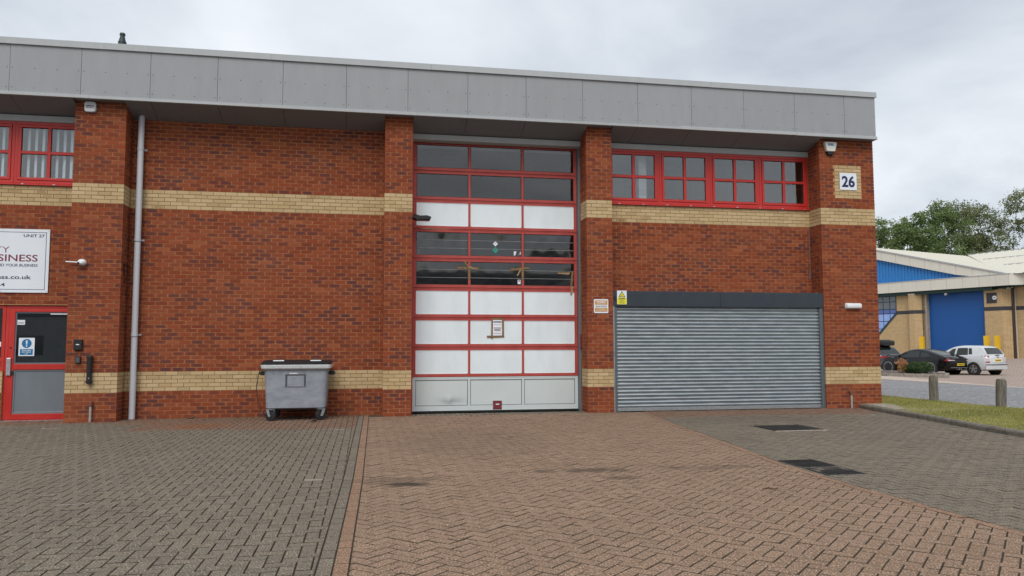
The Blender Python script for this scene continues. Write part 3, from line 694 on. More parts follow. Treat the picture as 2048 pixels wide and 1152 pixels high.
# ---- big sectional door
DY = .62; DX0, DX1 = .612, 4.128
sd_ = MB().box(DX0-.05, DX1+.045, DY+.07, DY+.10, 5.55, 5.95).build('sectional_door', 'jamb_grey', bld)
SECZ = [.035, .735]+[.735+.6175*i for i in range(1, 9)]
cols = [(.675, 1.762), (1.812, 2.908), (2.958, 4.062)]
for i in range(9):
    z0, z1 = SECZ[i]+.003, SECZ[i+1]-.003
    wht = i == 0; mat = 'bottom_white' if wht else 'door_red'
    lo, hi = (z0+.105 if wht else z0+.062), (z1-.055 if wht else z1-.062)
    m = MB()
    m.box(DX0, DX1, DY, DY+.05, z0, lo).box(DX0, DX1, DY, DY+.05, hi, z1)
    ex = [DX0]+[v for c in cols for v in c]+[DX1]
    for a, b in zip(ex[0::2], ex[1::2]): m.box(a, b, DY+.0015, DY+.05, lo, hi)
    m.box(DX0, DX1, DY-.006, DY, z0+.004, z0+.016).box(DX0, DX1, DY-.006, DY, z1-.016, z1-.004)     # finger guards at the joints
    sec = m.build('door_section', mat, sd_, bevel=.003)
    glz = i in (4, 5, 7, 8)
    for j, (a, b) in enumerate(cols):
        if wht:
            pn = MB(); nx, nz_ = 26, 14; vs = []; fs = []
            for r_ in range(nz_+1):
                for c in range(nx+1):
                    x = a+.012+(b-a-.024)*c/nx; z = lo+.012+(hi-lo-.024)*r_/nz_; y = DY+.012
                    if j == 0:                             # kicked-in dent at the foot of the left panel
                        d2 = ((x-1.42)/.24)**2+((z-lo-.03)/.085)**2; y += .045*math.exp(-d2)-.024*math.exp(-(((x-1.36)/.05)**2+((z-lo-.09)/.09)**2))
                        y += .012*math.sin(x*40)*math.exp(-d2)
                    elif j == 1: y += .008*math.exp(-(((x-2.35)/.2)**2+((z-.4)/.2)**2))
                    vs.append((x, y, z))
            for r_ in range(nz_):
                for c in range(nx): k = r_*(nx+1)+c; fs.append((k, k+1, k+nx+2, k+nx+1))
            pn.add(vs, fs).build('bottom_panel', 'bottom_white', sd_, smooth=True, fix=False)
            MB().box(a, a+.010, DY+.004, DY+.02, lo, hi).box(b-.010, b, DY+.004, DY+.02, lo, hi).box(a, b, DY+.004, DY+.02, lo, lo+.010).box(a, b, DY+.004, DY+.02, hi-.010, hi).build('panel_seal', 'jamb_grey', sd_)
        else:
            if glz:
                old = i in (4, 5); rq = random.Random(i*7+j); A = (rq.uniform(.003, .006) if old else .0015)*(1 if rq.random() > .5 else -1); k1, k2, ph = rq.choice((1, 2, 3)), rq.choice((1, 2)), rq.uniform(0, 6)
                vs = []; fs = []; NX, NZ = 30, 16
                for r_ in range(NZ+1):
                    for c in range(NX+1):
                        uu, ww_ = c/NX, r_/NZ; bow = A*math.sin(math.pi*uu)*math.sin(math.pi*ww_)+(A*.35*math.sin(2*math.pi*k1*uu+ph)*math.sin(math.pi*ww_)**2 if old else 0)
                        vs.append((a+.002+(b-a-.004)*uu, DY+.020+bow, lo+.002+(hi-lo-.004)*ww_))
                for r_ in range(NZ):
                    for c in range(NX): k = r_*(NX+1)+c; fs.append((k, k+1, k+NX+2, k+NX+1))
                MB().add(vs, fs).build('door_pane', 'door_acrylic', sd_, fix=False, smooth=True)
                g = .008; MB().box(a, a+g, DY+.006, DY+.02, lo, hi).box(b-g, b, DY+.006, DY+.02, lo, hi).box(a, b, DY+.006, DY+.02, lo, lo+g).box(a, b, DY+.006, DY+.02, hi-g, hi).build('pane_seal', 'black_rubber', sd_)
                if i in (4, 5):
                    for t in (.31, .66): MB().box(a, b, DY+.008, DY+.010, lo+(hi-lo)*t-.004, lo+(hi-lo)*t+.004).build('edge_highlight', 'highlight_grey', sd_)  # pale strips painted as the highlights along the polycarbonate edges
            else:
                MB().box(a+.010, b-.010, DY+.010, DY+.02, lo+.010, hi-.010).build('door_panel', 'door_white', sd_)
                g = .010; MB().box(a, a+g, DY+.004, DY+.02, lo, hi).box(b-g, b, DY+.004, DY+.02, lo, hi).box(a, b, DY+.004, DY+.02, lo, lo+g).box(a, b, DY+.004, DY+.02, hi-g, hi).build('panel_seal', 'plastic_white', sd_)
MB().box(DX0-.01, DX1+.01, DY+.005, DY+.045, .008, .034).build('bottom_seal', 'black_rubber', sd_)
MB().box(2.29, 2.475, DY-.012, DY+.004, .055, .235).build('handle_plate', 'red_plate', sd_, bevel=.004)
MB().box(2.345, 2.42, DY-.02, DY-.012, .150, .172).build('pull_handle', 'plastic_white', sd_)
MB().box(DX1+.004, X3-.004, .50, DY+.06, 0, 5.9).build('door_jamb', 'jamb_grey', bld)
MB().box(X2+W2+.004, DX0-.004, .57, DY+.06, 0, 5.9).build('door_jamb', 'door_red', bld)
MB().box(X3-.028, X3-.002, .46, .50, 1.32, 1.62).build('safety_strip', 'red_plate', bld)
# parcel tape and stickers on the glazing
def flat(name, poly, y, mat, parent, t=.0015): return MB().prism(poly, y, y+t, 'y').build(name, mat, parent)
ZP = [(SECZ[4]+.062, SECZ[5]-.062), (SECZ[5]+.062, SECZ[6]-.062)]
tz = 3.02
flat('tape', [(1.52, tz-.03), (1.98, tz-.035), (1.99, tz+.005), (1.53, tz+.012)], DY-.003, 'tape_brown', sd_)
flat('tape', [(1.65, tz+.14), (1.69, tz+.15), (1.80, tz), (1.76, tz-.005)], DY-.005, 'tape_brown', sd_)
flat('tape', [(1.765, tz-.25), (1.81, tz-.25), (1.81, tz), (1.768, tz)], DY-.004, 'tape_brown', sd_)
flat('tape', [(1.74, tz+.01), (1.80, tz+.03), (1.95, tz-.03), (1.93, tz-.045)], DY-.006, 'tape_pale', sd_)
flat('tape', [(2.66, tz-.055), (2.97, tz-.02), (2.965, tz+.025), (2.665, tz-.012)], DY-.003, 'tape_brown', sd_)
flat('tape', [(2.96, tz-.015), (3.08, tz-.005), (3.08, tz+.02), (2.96, tz+.02)], DY-.004, 'tape_brown', sd_)
flat('tape', [(2.80, tz-.16), (2.83, tz-.16), (2.90, tz-.03), (2.87, tz-.02)], DY-.005, 'tape_pale', sd_)
flat('tape', [(2.91, tz-.25), (2.955, tz-.25), (2.955, tz-.02), (2.912, tz-.02)], DY-.004, 'tape_brown', sd_)
flat('tape', [(3.68, 2.92), (3.94, 2.90), (3.98, 2.95), (3.72, 2.945)], DY-.004, 'tape_pale', sd_)
flat('tape', [(3.965, 2.58), (4.01, 2.58), (4.05, 2.97), (4.0, 2.97)], DY-.003, 'tape_brown', sd_)
flat('tape', [(3.97, 2.46), (4.01, 2.47), (4.045, 2.64), (4.0, 2.65)], DY-.005, 'tape_pale', sd_)
flat('tape', [(.78, 3.80), (.95, 3.815), (.96, 3.845), (.78, 3.835)], DY-.004, 'tape_pale', sd_)
flat('tape', [(.94, 3.795), (1.36, 3.80), (1.36, 3.83), (.95, 3.835)], DY-.003, 'tape_brown', sd_)
def diamond(cx, cz, r, mat, m2):
    o = flat('hazard_diamond', [(cx-r, cz), (cx, cz-r), (cx+r, cz), (cx, cz+r)], DY+.014, mat, sd_)
    flat('hazard_symbol', [(cx-r*.35, cz+r*.05), (cx+r*.3, cz+r*.28), (cx+r*.38, cz+r*.42), (cx-r*.3, cz+r*.2)], DY+.0125, m2, sd_)
diamond(2.345, 3.40, .068, 'green_label', 'black_ink'); diamond(2.345, 3.535, .055, 'plastic_white', 'black_ink')
flat('torn_label', [(2.74, 3.38), (2.80, 3.385), (2.775, 3.30), (2.745, 3.29)], DY+.014, 'paper', sd_); flat('torn_label', [(2.85, 3.30), (2.89, 3.385), (2.895, 3.30), (2.88, 3.34)], DY+.014, 'paper', sd_)
flat('pane_label', [(2.825, 2.685), (2.888, 2.685), (2.888, 2.775), (2.825, 2.775)], DY+.014, 'paper', sd_)
flat('pane_label_print', [(2.838, 2.74), (2.876, 2.74), (2.876, 2.765), (2.838, 2.765)], DY+.0125, 'grey_ink', sd_)

# ---- roller shutter
SX0, SX1 = X3+W2+.004, X4-.004
rs = MB().box(SX0+.075, SX1-.075, .065, .105, .012, .085).build('roller_shutter', 'galv', bld, bevel=.004)
g0 = .075
prof = []
for k in range(15):                                     # curved lath section, 75 mm pitch
    t = k/14; prof.append((-.023*math.sin(math.pi*min(1, t*1.14)) if t < .877 else .004*math.sin(math.pi*(t-.877)/.123), t*.075))
slat = MB(); xs_ = [SX0+.07, SX1-.07]
vs = [(x, .085+p[0], p[1]) for x in xs_ for p in prof]; nP = len(prof)
slat.add(vs, [(k, k+1, nP+k+1, nP+k) for k in range(nP-1)])
s0 = slat.build('slat', 'shutter_steel', rs, fix=False, smooth=True); s0.location.z = .087
for i in range(1, 29):
    o = s0.copy(); link(o, rs); o.location.z = .087+.0752*i; o.location.y = random.gauss(0, .0008)
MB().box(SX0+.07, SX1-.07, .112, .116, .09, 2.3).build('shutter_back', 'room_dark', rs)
for a, b, n_ in ((SX0, SX0+.028, 'galv'), (SX0+.030, SX0+.088, 'jamb_grey'), (SX1-.088, SX1-.030, 'jamb_grey'), (SX1-.028, SX1, 'jamb_grey')):
    MB().box(a, b, .012 if n_ == 'galv' else .03, .13, 0, 2.215)  .build('guide_rail', 'galv' if n_ == 'galv' else 'guide_grey', rs, bevel=.004)
for a, b in ((SX0-.0, 7.155), (7.16, SX1+.0)):
    MB().prism([(.008, 2.20), (.004, 2.50), (.06, 2.525), (RE-.01, 2.525), (RE-.01, 2.20)], a, b, 'x').build('shutter_hood', 'hood_blue_grey', rs, bevel=.004)
MB().box(7.135, 7.19, -.0005, .006, 2.205, 2.495).build('hood_joint', 'hood_blue_grey', rs)
x = SX0+.45
while x < SX1: MB().cyl((x, .09, 2.525), (x, .09, 2.534), .012, 8).build('rivet', 'alu', rs); x += .61
MB().box(SX0+.02, SX0+.055, -.004, .006, 2.32, 2.41).build('hood_lock', 'black_plastic', rs, bevel=.004)

# ---- entrance of the next unit
EY = RE+.045
ed = MB()
ed.box(-6.955, -6.90, EY, EY+.07, .02, 2.155).box(-6.90, X1+.02, EY, EY+.07, 2.095, 2.155).box(-6.90, X1+.02, EY+.002, EY+.07, .0, .03)
ed = ed.build('entrance_door', 'window_red', bld, bevel=.004)
lf = MB().box(-6.895, -6.795, EY-.012, EY+.05, .032, 2.09).box(-6.795, -5.66, EY-.011, EY+.05, 2.03, 2.09).box(-6.795, -5.66, EY-.011, EY+.05, .95, 1.055).box(-6.795, -5.66, EY-.011, EY+.05, .032, .13)
lf.build('door_leaf', 'window_red', ed, bevel=.004)
MB().box(-6.795, -5.66, EY+.012, EY+.018, 1.055, 2.03).build('door_glass', 'entrance_glass', ed)
MB().box(-6.795, -5.66, EY+.015, EY+.03, .13, .95).build('lower_panel', 'door_infill', ed)
m = MB()
for a, b, c, d in ((-6.795, -6.765, .13, .95), (-6.765, -5.66, .92, .95), (-6.765, -5.66, .13, .165)): m.box(a, b, EY+.004, EY+.015, c, d)
m.build('panel_bead', 'door_infill', ed, bevel=.003)
m = MB()
for a, b, c, d in ((-6.795, -6.770, 1.055, 2.03), (-6.770, -5.66, 1.055, 1.08), (-6.770, -5.66, 2.005, 2.03)): m.box(a, b, EY+.003, EY+.012, c, d)
m.build('glass_bead', 'jamb_grey', ed, bevel=.002)
MB().box(-6.905, -6.830, EY-.045, EY-.013, .84, 1.17).build('pull_handle', 'alu', ed, bevel=.008)
MB().box(-6.83, -6.79, EY-.03, EY-.013, .855, .93).build('lock_case', 'black_plastic', ed, bevel=.004)
MB().cyl((-6.85, EY-.02, 1.36), (-6.85, EY-.01, 1.36), .016, 14).build('lock_cylinder', 'iron', ed)
MB().box(-6.2, -5.86, EY+.002, EY+.010, 1.985, 2.005).build('closer_bar', 'plastic_white', ed)
stk = MB().box(-6.725, -6.455, EY+.008, EY+.010, 1.205, 1.545, 0); stk.box(-6.70, -6.48, EY+.0065, EY+.008, 1.225, 1.335, 1)
cx_, cz_ = -6.59, 1.44; n_ = 24
stk.prism([(cx_+.085*math.cos(2*math.pi*k/n_), cz_+.085*math.sin(2*math.pi*k/n_)) for k in range(n_)], EY+.0065, EY+.008, 'y', 1)
stk.prism([(cx_-.016, cz_+.055), (cx_+.016, cz_+.055), (cx_+.009, cz_-.025), (cx_-.009, cz_-.025)], EY+.005, EY+.0065, 'y', 0)
stk.prism([(cx_+.014*math.cos(2*math.pi*k/12), cz_-.048+.014*math.sin(2*math.pi*k/12)) for k in range(12)], EY+.005, EY+.0065, 'y', 0)
stk.build('notice_sticker', ['sign_white', 'blue_sign'], ed)
for i, s in enumerate(('Please close', 'door behind', 'you')): text(s, 'sticker_text', .032, 'sign_white', ed, -6.59, 1.303-.033*i, EY+.0055, 'CENTER', .0008)
MB().box(-6.765, -6.635, EY+.008, EY+.0098, 1.79, 1.88).build('window_label', 'sign_white', ed)
MB().box(-6.755, -6.65, EY+.0068, EY+.0082, 1.83, 1.838).box(-6.755, -6.65, EY+.0068, EY+.0082, 1.812, 1.818).build('label_print', 'grey_ink', ed)
# side light left of the door
sl_ = MB().box(-8.2, -6.96, EY, EY+.07, 2.095, 2.155).box(-8.2, -6.96, EY, EY+.07, .93, .99).box(-8.2, -6.96, EY, EY+.07, 1.10, 1.16).box(-7.02, -6.96, EY+.001, EY+.07, .99, 2.095).box(-8.2, -8.14, EY+.001, EY+.07, .99, 2.095)
sl_ = sl_.build('side_light', 'window_red', bld, bevel=.004)
MB().box(-8.14, -7.02, EY+.02, EY+.026, .99, 2.095).build('pane', 'entrance_glass', sl_)
MB().box(-7.11, -7.03, EY+.014, EY+.019, 1.38, 1.47).build('pane_label', 'paper', sl_)
wl2 = MB().box(-8.2, -6.96, WY, WY+.2, -.1, .93).build('wall', 'mortar_red', bld)
mb = MB(); mb2 = MB(); BR2 = []
_k = len(BR)
for k in range(-1, 12): course(-8.2, -6.965, k, .02+(.1125 if k % 2 else 0), RE, .02, wl2)
for b in BR[_k:]: add_brick(mb2 if b[6] else mb, b)
tag(mb.build('brickwork', 'brick_red', bld, fix=False), kind='stuff'); tag(mb2.build('buff_brickwork', 'brick_buff', bld, fix=False), kind='stuff')
MB().box(-6.955, X1, RE-.01, EY+.08, -.02, .012).build('door_threshold', 'alu', bld)

# ================================================================== THINGS ON THE WALLS
# company board of unit 27
sb = tag(empty('sign_board', (-7.45, RE-.012, 2.39)), 'large white company board lettered UNIT 27 above the red entrance door', 'sign')
MB().box(-1.21, 1.21, -.012, 0, 0, 1.20).build('board', 'sign_white', sb, bevel=.003)
m = MB(); z0, z1, xa, xb, t = .055, 1.145, -1.155, 1.155, .009
m.box(xa, xb, -.0135, -.012, z0, z0+t).box(xa, xb, -.0135, -.012, z1-t, z1).box(xa, xa+t, -.0135, -.012, z0+t, z1-t).box(xb-t, xb, -.0135, -.012, z0+t, z1-t); m.build('border_line', 'navy_ink', sb)
text('UNIT 27', 'lettering', .078, 'grey_ink', sb, 1.120, 1.050, -.0125, 'RIGHT', .0015, 1.30)
text('TY', 'lettering', .165, 'maroon_ink', sb, .525, .750, -.0125, 'RIGHT', -.001, 1.25)
text('SINESS', 'lettering', .180, 'maroon_ink', sb, 1.020, .590, -.0125, 'RIGHT', .002, 1.32)
text('U AND YOUR BUSINESS', 'lettering', .072, 'navy_ink', sb, 1.02, .490, -.0125, 'RIGHT', .0008, 1.06)
text('ess.co.uk', 'lettering', .105, 'grey_ink', sb, .905, .255, -.0125, 'RIGHT', .002, 1.5)
text('64', 'lettering', .092, 'grey_ink', sb, .475, .115, -.0125, 'RIGHT', .001, 1.55)
for x, z in ((1.185, 1.175), (1.185, .6), (1.185, .025), (.4, 1.178), (.4, .022)): MB().cyl((x, -.016, z), (x, -.012, z), .008, 8).build('fixing', 'alu', sb)
# number plate 26
ns = tag(empty('number_sign', (10.255, -.004, 4.84)), 'white square number plate reading 26 on buff brick panel', 'sign')
MB().box(-.208, .208, -.012, 0, 0, .385).build('plate', 'sign_white', ns, bevel=.002)
text('26', 'numeral', .335, 'navy_ink', ns, 0, .076, -.0125, 'CENTER', .0115, .96)
for x, z in ((-.16, .36), (.17, .36), (-.16, .02), (.17, .02)): MB().cyl((x, -.015, z), (x, -.012, z), .007, 8).build('fixing', 'alu', ns)
# orange and white warning plate
ws = tag(empty('warning_sign', (4.465, -.003, 2.05)), 'small orange and white warning plate on brick pier beside roller shutter', 'sign')
MB().prism(rr(.31, .29, .02, 4, 0, .145), -.008, 0, 'y').build('plate', 'sign_white', ws)
MB().box(-.135, .135, -.0095, -.008, .175, .265).build('upper_band', 'sign_orange', ws); MB().box(-.135, .135, -.0095, -.008, .03, .11).build('lower_band', 'sign_orange', ws)
text('WARNING', 'lettering', .040, 'sign_white', ws, 0, .218, -.010, 'CENTER', .002, 1.0)
text('SELECTRON', 'lettering', .042, 'grey_ink', ws, 0, .127, -.009, 'CENTER', .0005, 1.05)
m = MB(); m.box(-.095, .095, -.0105, -.0095, .19, .198).box(-.08, .08, -.0105, -.0095, .085, .092).box(-.10, .10, -.0105, -.0095, .068, .074).box(-.11, .11, -.0105, -.0095, .05, .056); m.build('small_print', 'cream_plastic', ws)
# yellow camera warning
yl = tag(empty('warning_sign', (4.92, .001, 2.235)), 'yellow and white camera warning plate on dark shutter hood', 'sign')
MB().box(-.105, .105, -.008, 0, 0, .29).build('plate', 'sign_white', yl); MB().box(-.100, .100, -.0095, -.008, .004, .145).build('yellow_band', 'sign_yellow', yl)
MB().prism([(-.075, .155), (.075, .155), (0, .28)], -.0095, -.008, 'y').build('triangle', 'black_ink', yl); MB().prism([(-.052, .166), (.052, .166), (0, .255)], -.0105, -.0095, 'y').build('triangle_field', 'sign_yellow', yl)
MB().prism([(-.024, .186), (-.016, .176), (.016, .202), (.008, .212)], -.0115, -.0105, 'y').build('camera_symbol', 'black_ink', yl)
text('WARNING', 'lettering', .030, 'black_ink', yl, 0, .118, -.010, 'CENTER', .0015, .98)
m = MB()
for i, wd in enumerate((.15, .10, .13, .12)): m.box(-wd/2, wd/2, -.0105, -.0095, .095-.024*i, .103-.024*i)
m.build('small_print', 'grey_ink', yl)
# taped notice
pn = tag(empty('paper_notice', (2.385, DY-.004, 1.56)), 'printed paper notice stuck to white door panel with brown tape', 'notice')
MB().box(-.105, .105, -.001, 0, .0, .36).build('sheet', 'paper', pn)
m = MB().box(-.09, .09, -.002, -.001, .305, .330)
for i, (wd, z) in enumerate(((.165, .255), (.165, .185), (.14, .157), (.13, .130), (.165, .075))): m.box(-wd/2, wd/2, -.002, -.001, z, z+(.014 if i in (1, 2, 3) else .007))
m.build('print', 'grey_ink', pn)
for poly in ([(-.135, -.03), (-.10, -.03), (-.095, .385), (-.128, .385)], [(.10, .0), (.138, .0), (.135, .40), (.095, .40)], [(-.225, -.01), (.145, .0), (.145, .035), (-.225, .03)], [(-.12, .365), (.13, .38), (.13, .41), (-.12, .40)]):
    MB().prism(poly, -.004-random.random()*.002, -.002, 'y').build('tape', 'tape_brown', pn)
# alarm boxes
al = tag(empty('alarm_box', (-5.465, -.004, 5.765)), 'white rounded square alarm box high on left pier lettered OPSICA', 'alarm box')
MB().loft([[(x, y, z) for x, z in rr(w_, w_, .045, 5, 0, .1)] for y, w_ in ((0, .19), (-.045, .20), (-.06, .19), (-.064, .17))]).build('cover', 'plastic_white', al, smooth=True)
MB().prism(rr(.215, .215, .05, 5, 0, .1), -.006, .0, 'y').build('back_plate', 'jamb_grey', al)
text('OPSiCA', 'lettering', .042, 'navy_ink', al, 0, .098, -.0645, 'CENTER', .0015, 1.08); text('SECURITY', 'lettering', .024, 'maroon_ink', al, 0, .072, -.0645, 'CENTER', .0006, 1.25)
al = tag(empty('alarm_box', (9.815, -.004, 5.60)), 'cream tapered alarm box with dark base high on right pier', 'alarm box')
def tap(s_, y, pts): return [(x*s_, y, z) for x, z in pts]
shp = [(-.145, .30), (.145, .30), (.15, .275), (.105, .10), (.085, .085), (-.085, .085), (-.105, .10), (-.15, .275)]
MB().loft([tap(1, 0, shp), tap(1, -.07, shp), tap(.9, -.085, [(x, z*.96+.008) for x, z in shp])]).build('cover', 'cream_plastic', al, bevel=.006)
MB().loft([tap(1, 0, [(-.09, .09), (.09, .09), (.065, .0), (-.065, .0)]), tap(.95, -.06, [(-.09, .09), (.09, .09), (.055, .02), (-.055, .02)])]).build('strobe_base', 'black_plastic', al, bevel=.006)
text('EXEL.', 'lettering', .062, 'blue_sign', al, 0, .215, -.0865, 'CENTER', .003, 1.0)
# security camera on a stalk (left pier)
cc = tag(empty('security_camera', (-5.50, 0, 2.87)), 'white dome security camera on bracket reaching left off left pier', 'camera')
MB().tube([(0, .0, .06), (0, -.02, .06), (0, -.045, .06)], [.062, .062, .055], 20).build('base', 'plastic_white', cc, smooth=True)
MB().loft([[(.0+rx*math.cos(t), y, .06+.8*rx*math.sin(t)) for t in [2*math.pi*k/20 for k in range(20)]] for y, rx in ((-.045, .07), (-.075, .074), (-.105, .06), (-.125, .03))]).build('dome', 'plastic_white', cc, smooth=True)
MB().tube([(-.045, -.06, .055), (-.16, -.065, .062), (-.27, -.07, .066)], .013, 10).build('arm', 'plastic_white', cc, smooth=True)
MB().cyl((-.045, -.12, .04), (-.03, -.095, .045), .022, 12).build('lens', 'black_plastic', cc)
# entry panels and cigarette bin by the door
ip = tag(empty('intercom', (-5.52, -.002, 1.32)), 'dark grey door entry box on brick pier by red door, the larger one', 'intercom')
MB().box(-.072, .072, -.055, 0, 0, .19).build('case', 'iron', ip, bevel=.008); MB().box(-.028, .028, -.058, -.055, .088, .104).build('name_plate', 'plastic_white', ip); MB().box(-.055, .055, -.057, -.055, .15, .155).build('slot', 'black_plastic', ip)
kp = tag(empty('keypad', (-5.515, -.002, 1.07)), 'small black keypad below the door entry box on brick pier', 'keypad')
MB().box(-.045, .045, -.035, 0, 0, .135).build('case', 'black_plastic', kp, bevel=.006)
for i in range(3):
    for j in range(4): MB().box(-.03+i*.022, -.014+i*.022, -.038, -.035, .02+j*.024, .036+j*.024).build('key', 'jamb_grey', kp)
cb = tag(empty('cigarette_bin', (-5.305, 0, .70)), 'black tubular wall bin crossing the buff band beside red door', 'bin')
MB().tube([(0, -.055, .04), (0, -.055, .46)], .046, 18).build('tube', 'black_plastic', cb, smooth=True)
MB().tube([(0, -.055, .46), (0, -.055, .50), (0, -.055, .52)], [.058, .058, .04], 18).build('cap', 'black_rubber', cb, smooth=True)
MB().tube([(0, -.055, .0), (0, -.055, .02), (0, -.055, .05)], [.045, .056, .056], 18).build('foot', 'black_rubber', cb, smooth=True)
MB().cyl((.01, -.105, .10), (.01, -.10, .10), .012, 10).build('lock', 'alu', cb); MB().box(-.03, .03, -.02, 0, .1, .4).build('bracket', 'iron', cb)
# pipe stubs at the foot of the piers
for x, lb in ((-5.265, 'short pale pipe stub with rusty elbow at foot of left pier'), (10.135, 'short pale pipe stub with rusty elbow at foot of right corner pier')):
    ps = tag(empty('pipe_stub', (x, -.045, 0)), lb, 'pipe', 'pipe stubs at the piers')
    MB().tube([(0, 0, -.01), (0, 0, .29)], .022, 12).build('pipe', 'stub_pipe', ps, smooth=True)
    MB().tube([(0, 0, .285), (0, 0, .345), (0, .01, .36), (0, .045, .365)], [.028, .030, .030, .026], 12).build('elbow', 'rust', ps, smooth=True)
# floodlight beside the big door
fl_ = tag(empty('floodlight', (X2+W2, .30, 3.93)), 'black floodlight sticking out from pier across top of red door', 'lamp')
MB().box(-.0, .02, -.05, .07, .0, .16).build('wall_plate', 'iron', fl_, bevel=.003)
MB().prism([(.02, .05), (.09, .01), (.38, .02), (.40, .075), (.31, .105), (.05, .09)], -.11, .10, 'y').build('lamp_head', 'black_plastic', fl_, bevel=.01)
MB().prism([(.03, .115), (.055, .14), (.20, .10), (.18, .08)], -.03, .03, 'y').build('bracket', 'iron', fl_)
MB().box(.10, .37, -.095, .085, .004, .010).build('lens', 'car_glass', fl_)
# bulkhead light on the right pier
bk = tag(empty('bulkhead_light', (10.265, -.002, 2.185)), 'white oblong bulkhead light on right corner pier', 'lamp')
MB().loft([[(x, y, z) for x, z in rr(w_, h_, .03, 5, 0, .055)] for y, w_, h_ in ((0, .37, .115), (-.035, .375, .12), (-.075, .355, .10), (-.085, .33, .08))]).build('diffuser', 'plastic_white', bk, smooth=True)
MB().prism(rr(.385, .128, .03, 5, 0, .055), -.012, .0, 'y').build('base', 'cream_plastic', bk)
# cables
cw = tag(empty('cable', (X1+W1, .18, 2.87)), 'loose black cable hanging from bracket beside grey downpipe', 'cable')
MB().tube([(.0, -.08, .05), (.02, .05, .052), (.02, .26, .045)], .010, 8).build('bracket', 'black_plastic', cw)
MB().tube([(.01, -.07, .05), (.015, -.06, -.05), (.02, -.03, -.13), (.02, .0, -.17), (.02, .05, -.20), (.02, .09, -.22), (.02, .06, -.28), (.02, -.02, -.27), (.02, -.04, -.22)], .006, 6).build('lead', 'black_plastic', cw, smooth=True)
MB().tube([(.012, -.06, .05), (.014, .0, -.08), (.014, -.02, -.16)], .008, 6).build('lead', 'black_plastic', cw, smooth=True)
tag(MB().tube([(9.535, RE-.012, 4.06), (9.53, RE-.014, 3.6), (9.54, RE-.012, 3.2), (9.53, RE-.012, 2.9), (9.515, RE-.03, 2.84), (9.50, RE-.03, 2.90), (9.52, RE-.02, 3.05)], .006, 6).build('cable', 'jamb_grey', None, smooth=True), 'thin grey cable running down brick wall above the roller shutter', 'cable')

# ================================================================== WASTE BIN
wb = tag(empty('waste_bin', (-1.605, -.50, 0)), 'large grey four-wheeled waste bin with black lid against brick wall', 'bin')
def ring(w_, d_, z, r_=.08, y0=0): return [(x, y, z) for x, y in rr(w_, d_, r_, 5, 0, d_/2+y0)]
MB().loft([ring(1.02, .66, .215, .05, .07), ring(1.08, .72, .235, .08, .035), ring(1.11, .76, .55, .08, .02), ring(1.15, .82, .94, .08, 0), ring(1.16, .83, .955, .08, 0)], True).build('tub', 'bin_grey', wb, smooth=True)
m = MB()                                               # moulded frame on the front
yf = lambda z: .055-.06*(z-.215)/.74
def bar(x0, x1, z0, z1, p=.006): m.add([(x0, yf(z0)-p, z0), (x1, yf(z0)-p, z0), (x1, yf(z1)-p, z1), (x0, yf(z1)-p, z1), (x0, yf(z0)+.02, z0), (x1, yf(z0)+.02, z0), (x1, yf(z1)+.02, z1), (x0, yf(z1)+.02, z1)], [(0, 1, 2, 3), (0, 4, 5, 1), (1, 5, 6, 2), (2, 6, 7, 3), (3, 7, 4, 0)])
bar(-.192, -.155, .575, .86); bar(.145, .18, .59, .86); bar(-.155, .145, .605, .632); bar(-.155, .145, .835, .858)
m.build('label_frame', 'jamb_dark', wb, bevel=.004)
m = MB(); bar(-.12, .03, .862, .882, .004); m.build('label_strip', 'paper', wb)
m = MB(); bar(-.495, -.485, .28, .58, .004); bar(.475, .485, .28, .58, .004); bar(-.49, .48, .268, .278, .004); m.build('rib', 'bin_grey', wb)
for i in range(7): m = MB(); bar(-.42+i*.14, -.412+i*.14, .88, .935, .01); m.build('rib', 'bin_grey', wb)
MB().loft([ring(1.20, .88, .945, .06, -.03), ring(1.26, .94, .968, .06, -.06), ring(1.27, .95, 1.028, .06, -.065), ring(1.25, .93, 1.034, .06, -.055)]).build('rim', 'galv_bright', wb, bevel=.004)
MB().loft([ring(1.25, .93, 1.036, .06, -.055), ring(1.255, .93, 1.066, .06, -.055), ring(1.225, .87, 1.094, .08, -.015), ring(1.18, .74, 1.112, .08, .08), ring(1.10, .5, 1.118, .1, .26)]).build('lid', 'black_plastic', wb, smooth=True)
for x in (-.32, .35): MB().box(x-.10, x+.10, .02, .075, 1.088, 1.118).build('lid_handle', 'plastic_white', wb, bevel=.008)
for x0, x1, s in ((-.70, -.57, -1), (.57, .70, 1)): MB().cyl((x0, .36, .87), (x1, .36, .87), .020, 12).build('trunnion', 'iron', wb); MB().box(x0+.02, x1-.02, .32, .40, .83, .91).build('trunnion_plate', 'iron', wb)
MB().box(-.45, .45, .10, .65, .195, .22).build('base_frame', 'black_plastic', wb)
for (x, y, a) in ((-.445, .04, 62), (.455, .04, -58), (-.43, .66, 75), (.44, .66, 80)):
    cs = empty('caster', (x, y, 0), R(a), wb)
    MB().tube([(-.026, 0, .1), (-.020, 0, .1), (.020, 0, .1), (.026, 0, .1)], [.085, .1, .1, .085], 24).build('tyre', 'black_rubber', cs, smooth=True)
    MB().tube([(-.029, 0, .1), (.029, 0, .1)], .058, 20).build('wheel_hub', 'iron', cs); MB().tube([(-.033, 0, .1), (.033, 0, .1)], .022, 12).build('axle', 'galv', cs)
    MB().prism([(-.022, .08), (.022, .08), (.075, .205), (.01, .205)], -.044, -.036, 'x').build('fork', 'galv', cs); MB().prism([(-.022, .08), (.022, .08), (.075, .205), (.01, .205)], .036, .044, 'x').build('fork', 'galv', cs)
    MB().box(-.055, .055, -.065, .065, .205, .214).build('top_plate', 'galv', cs)
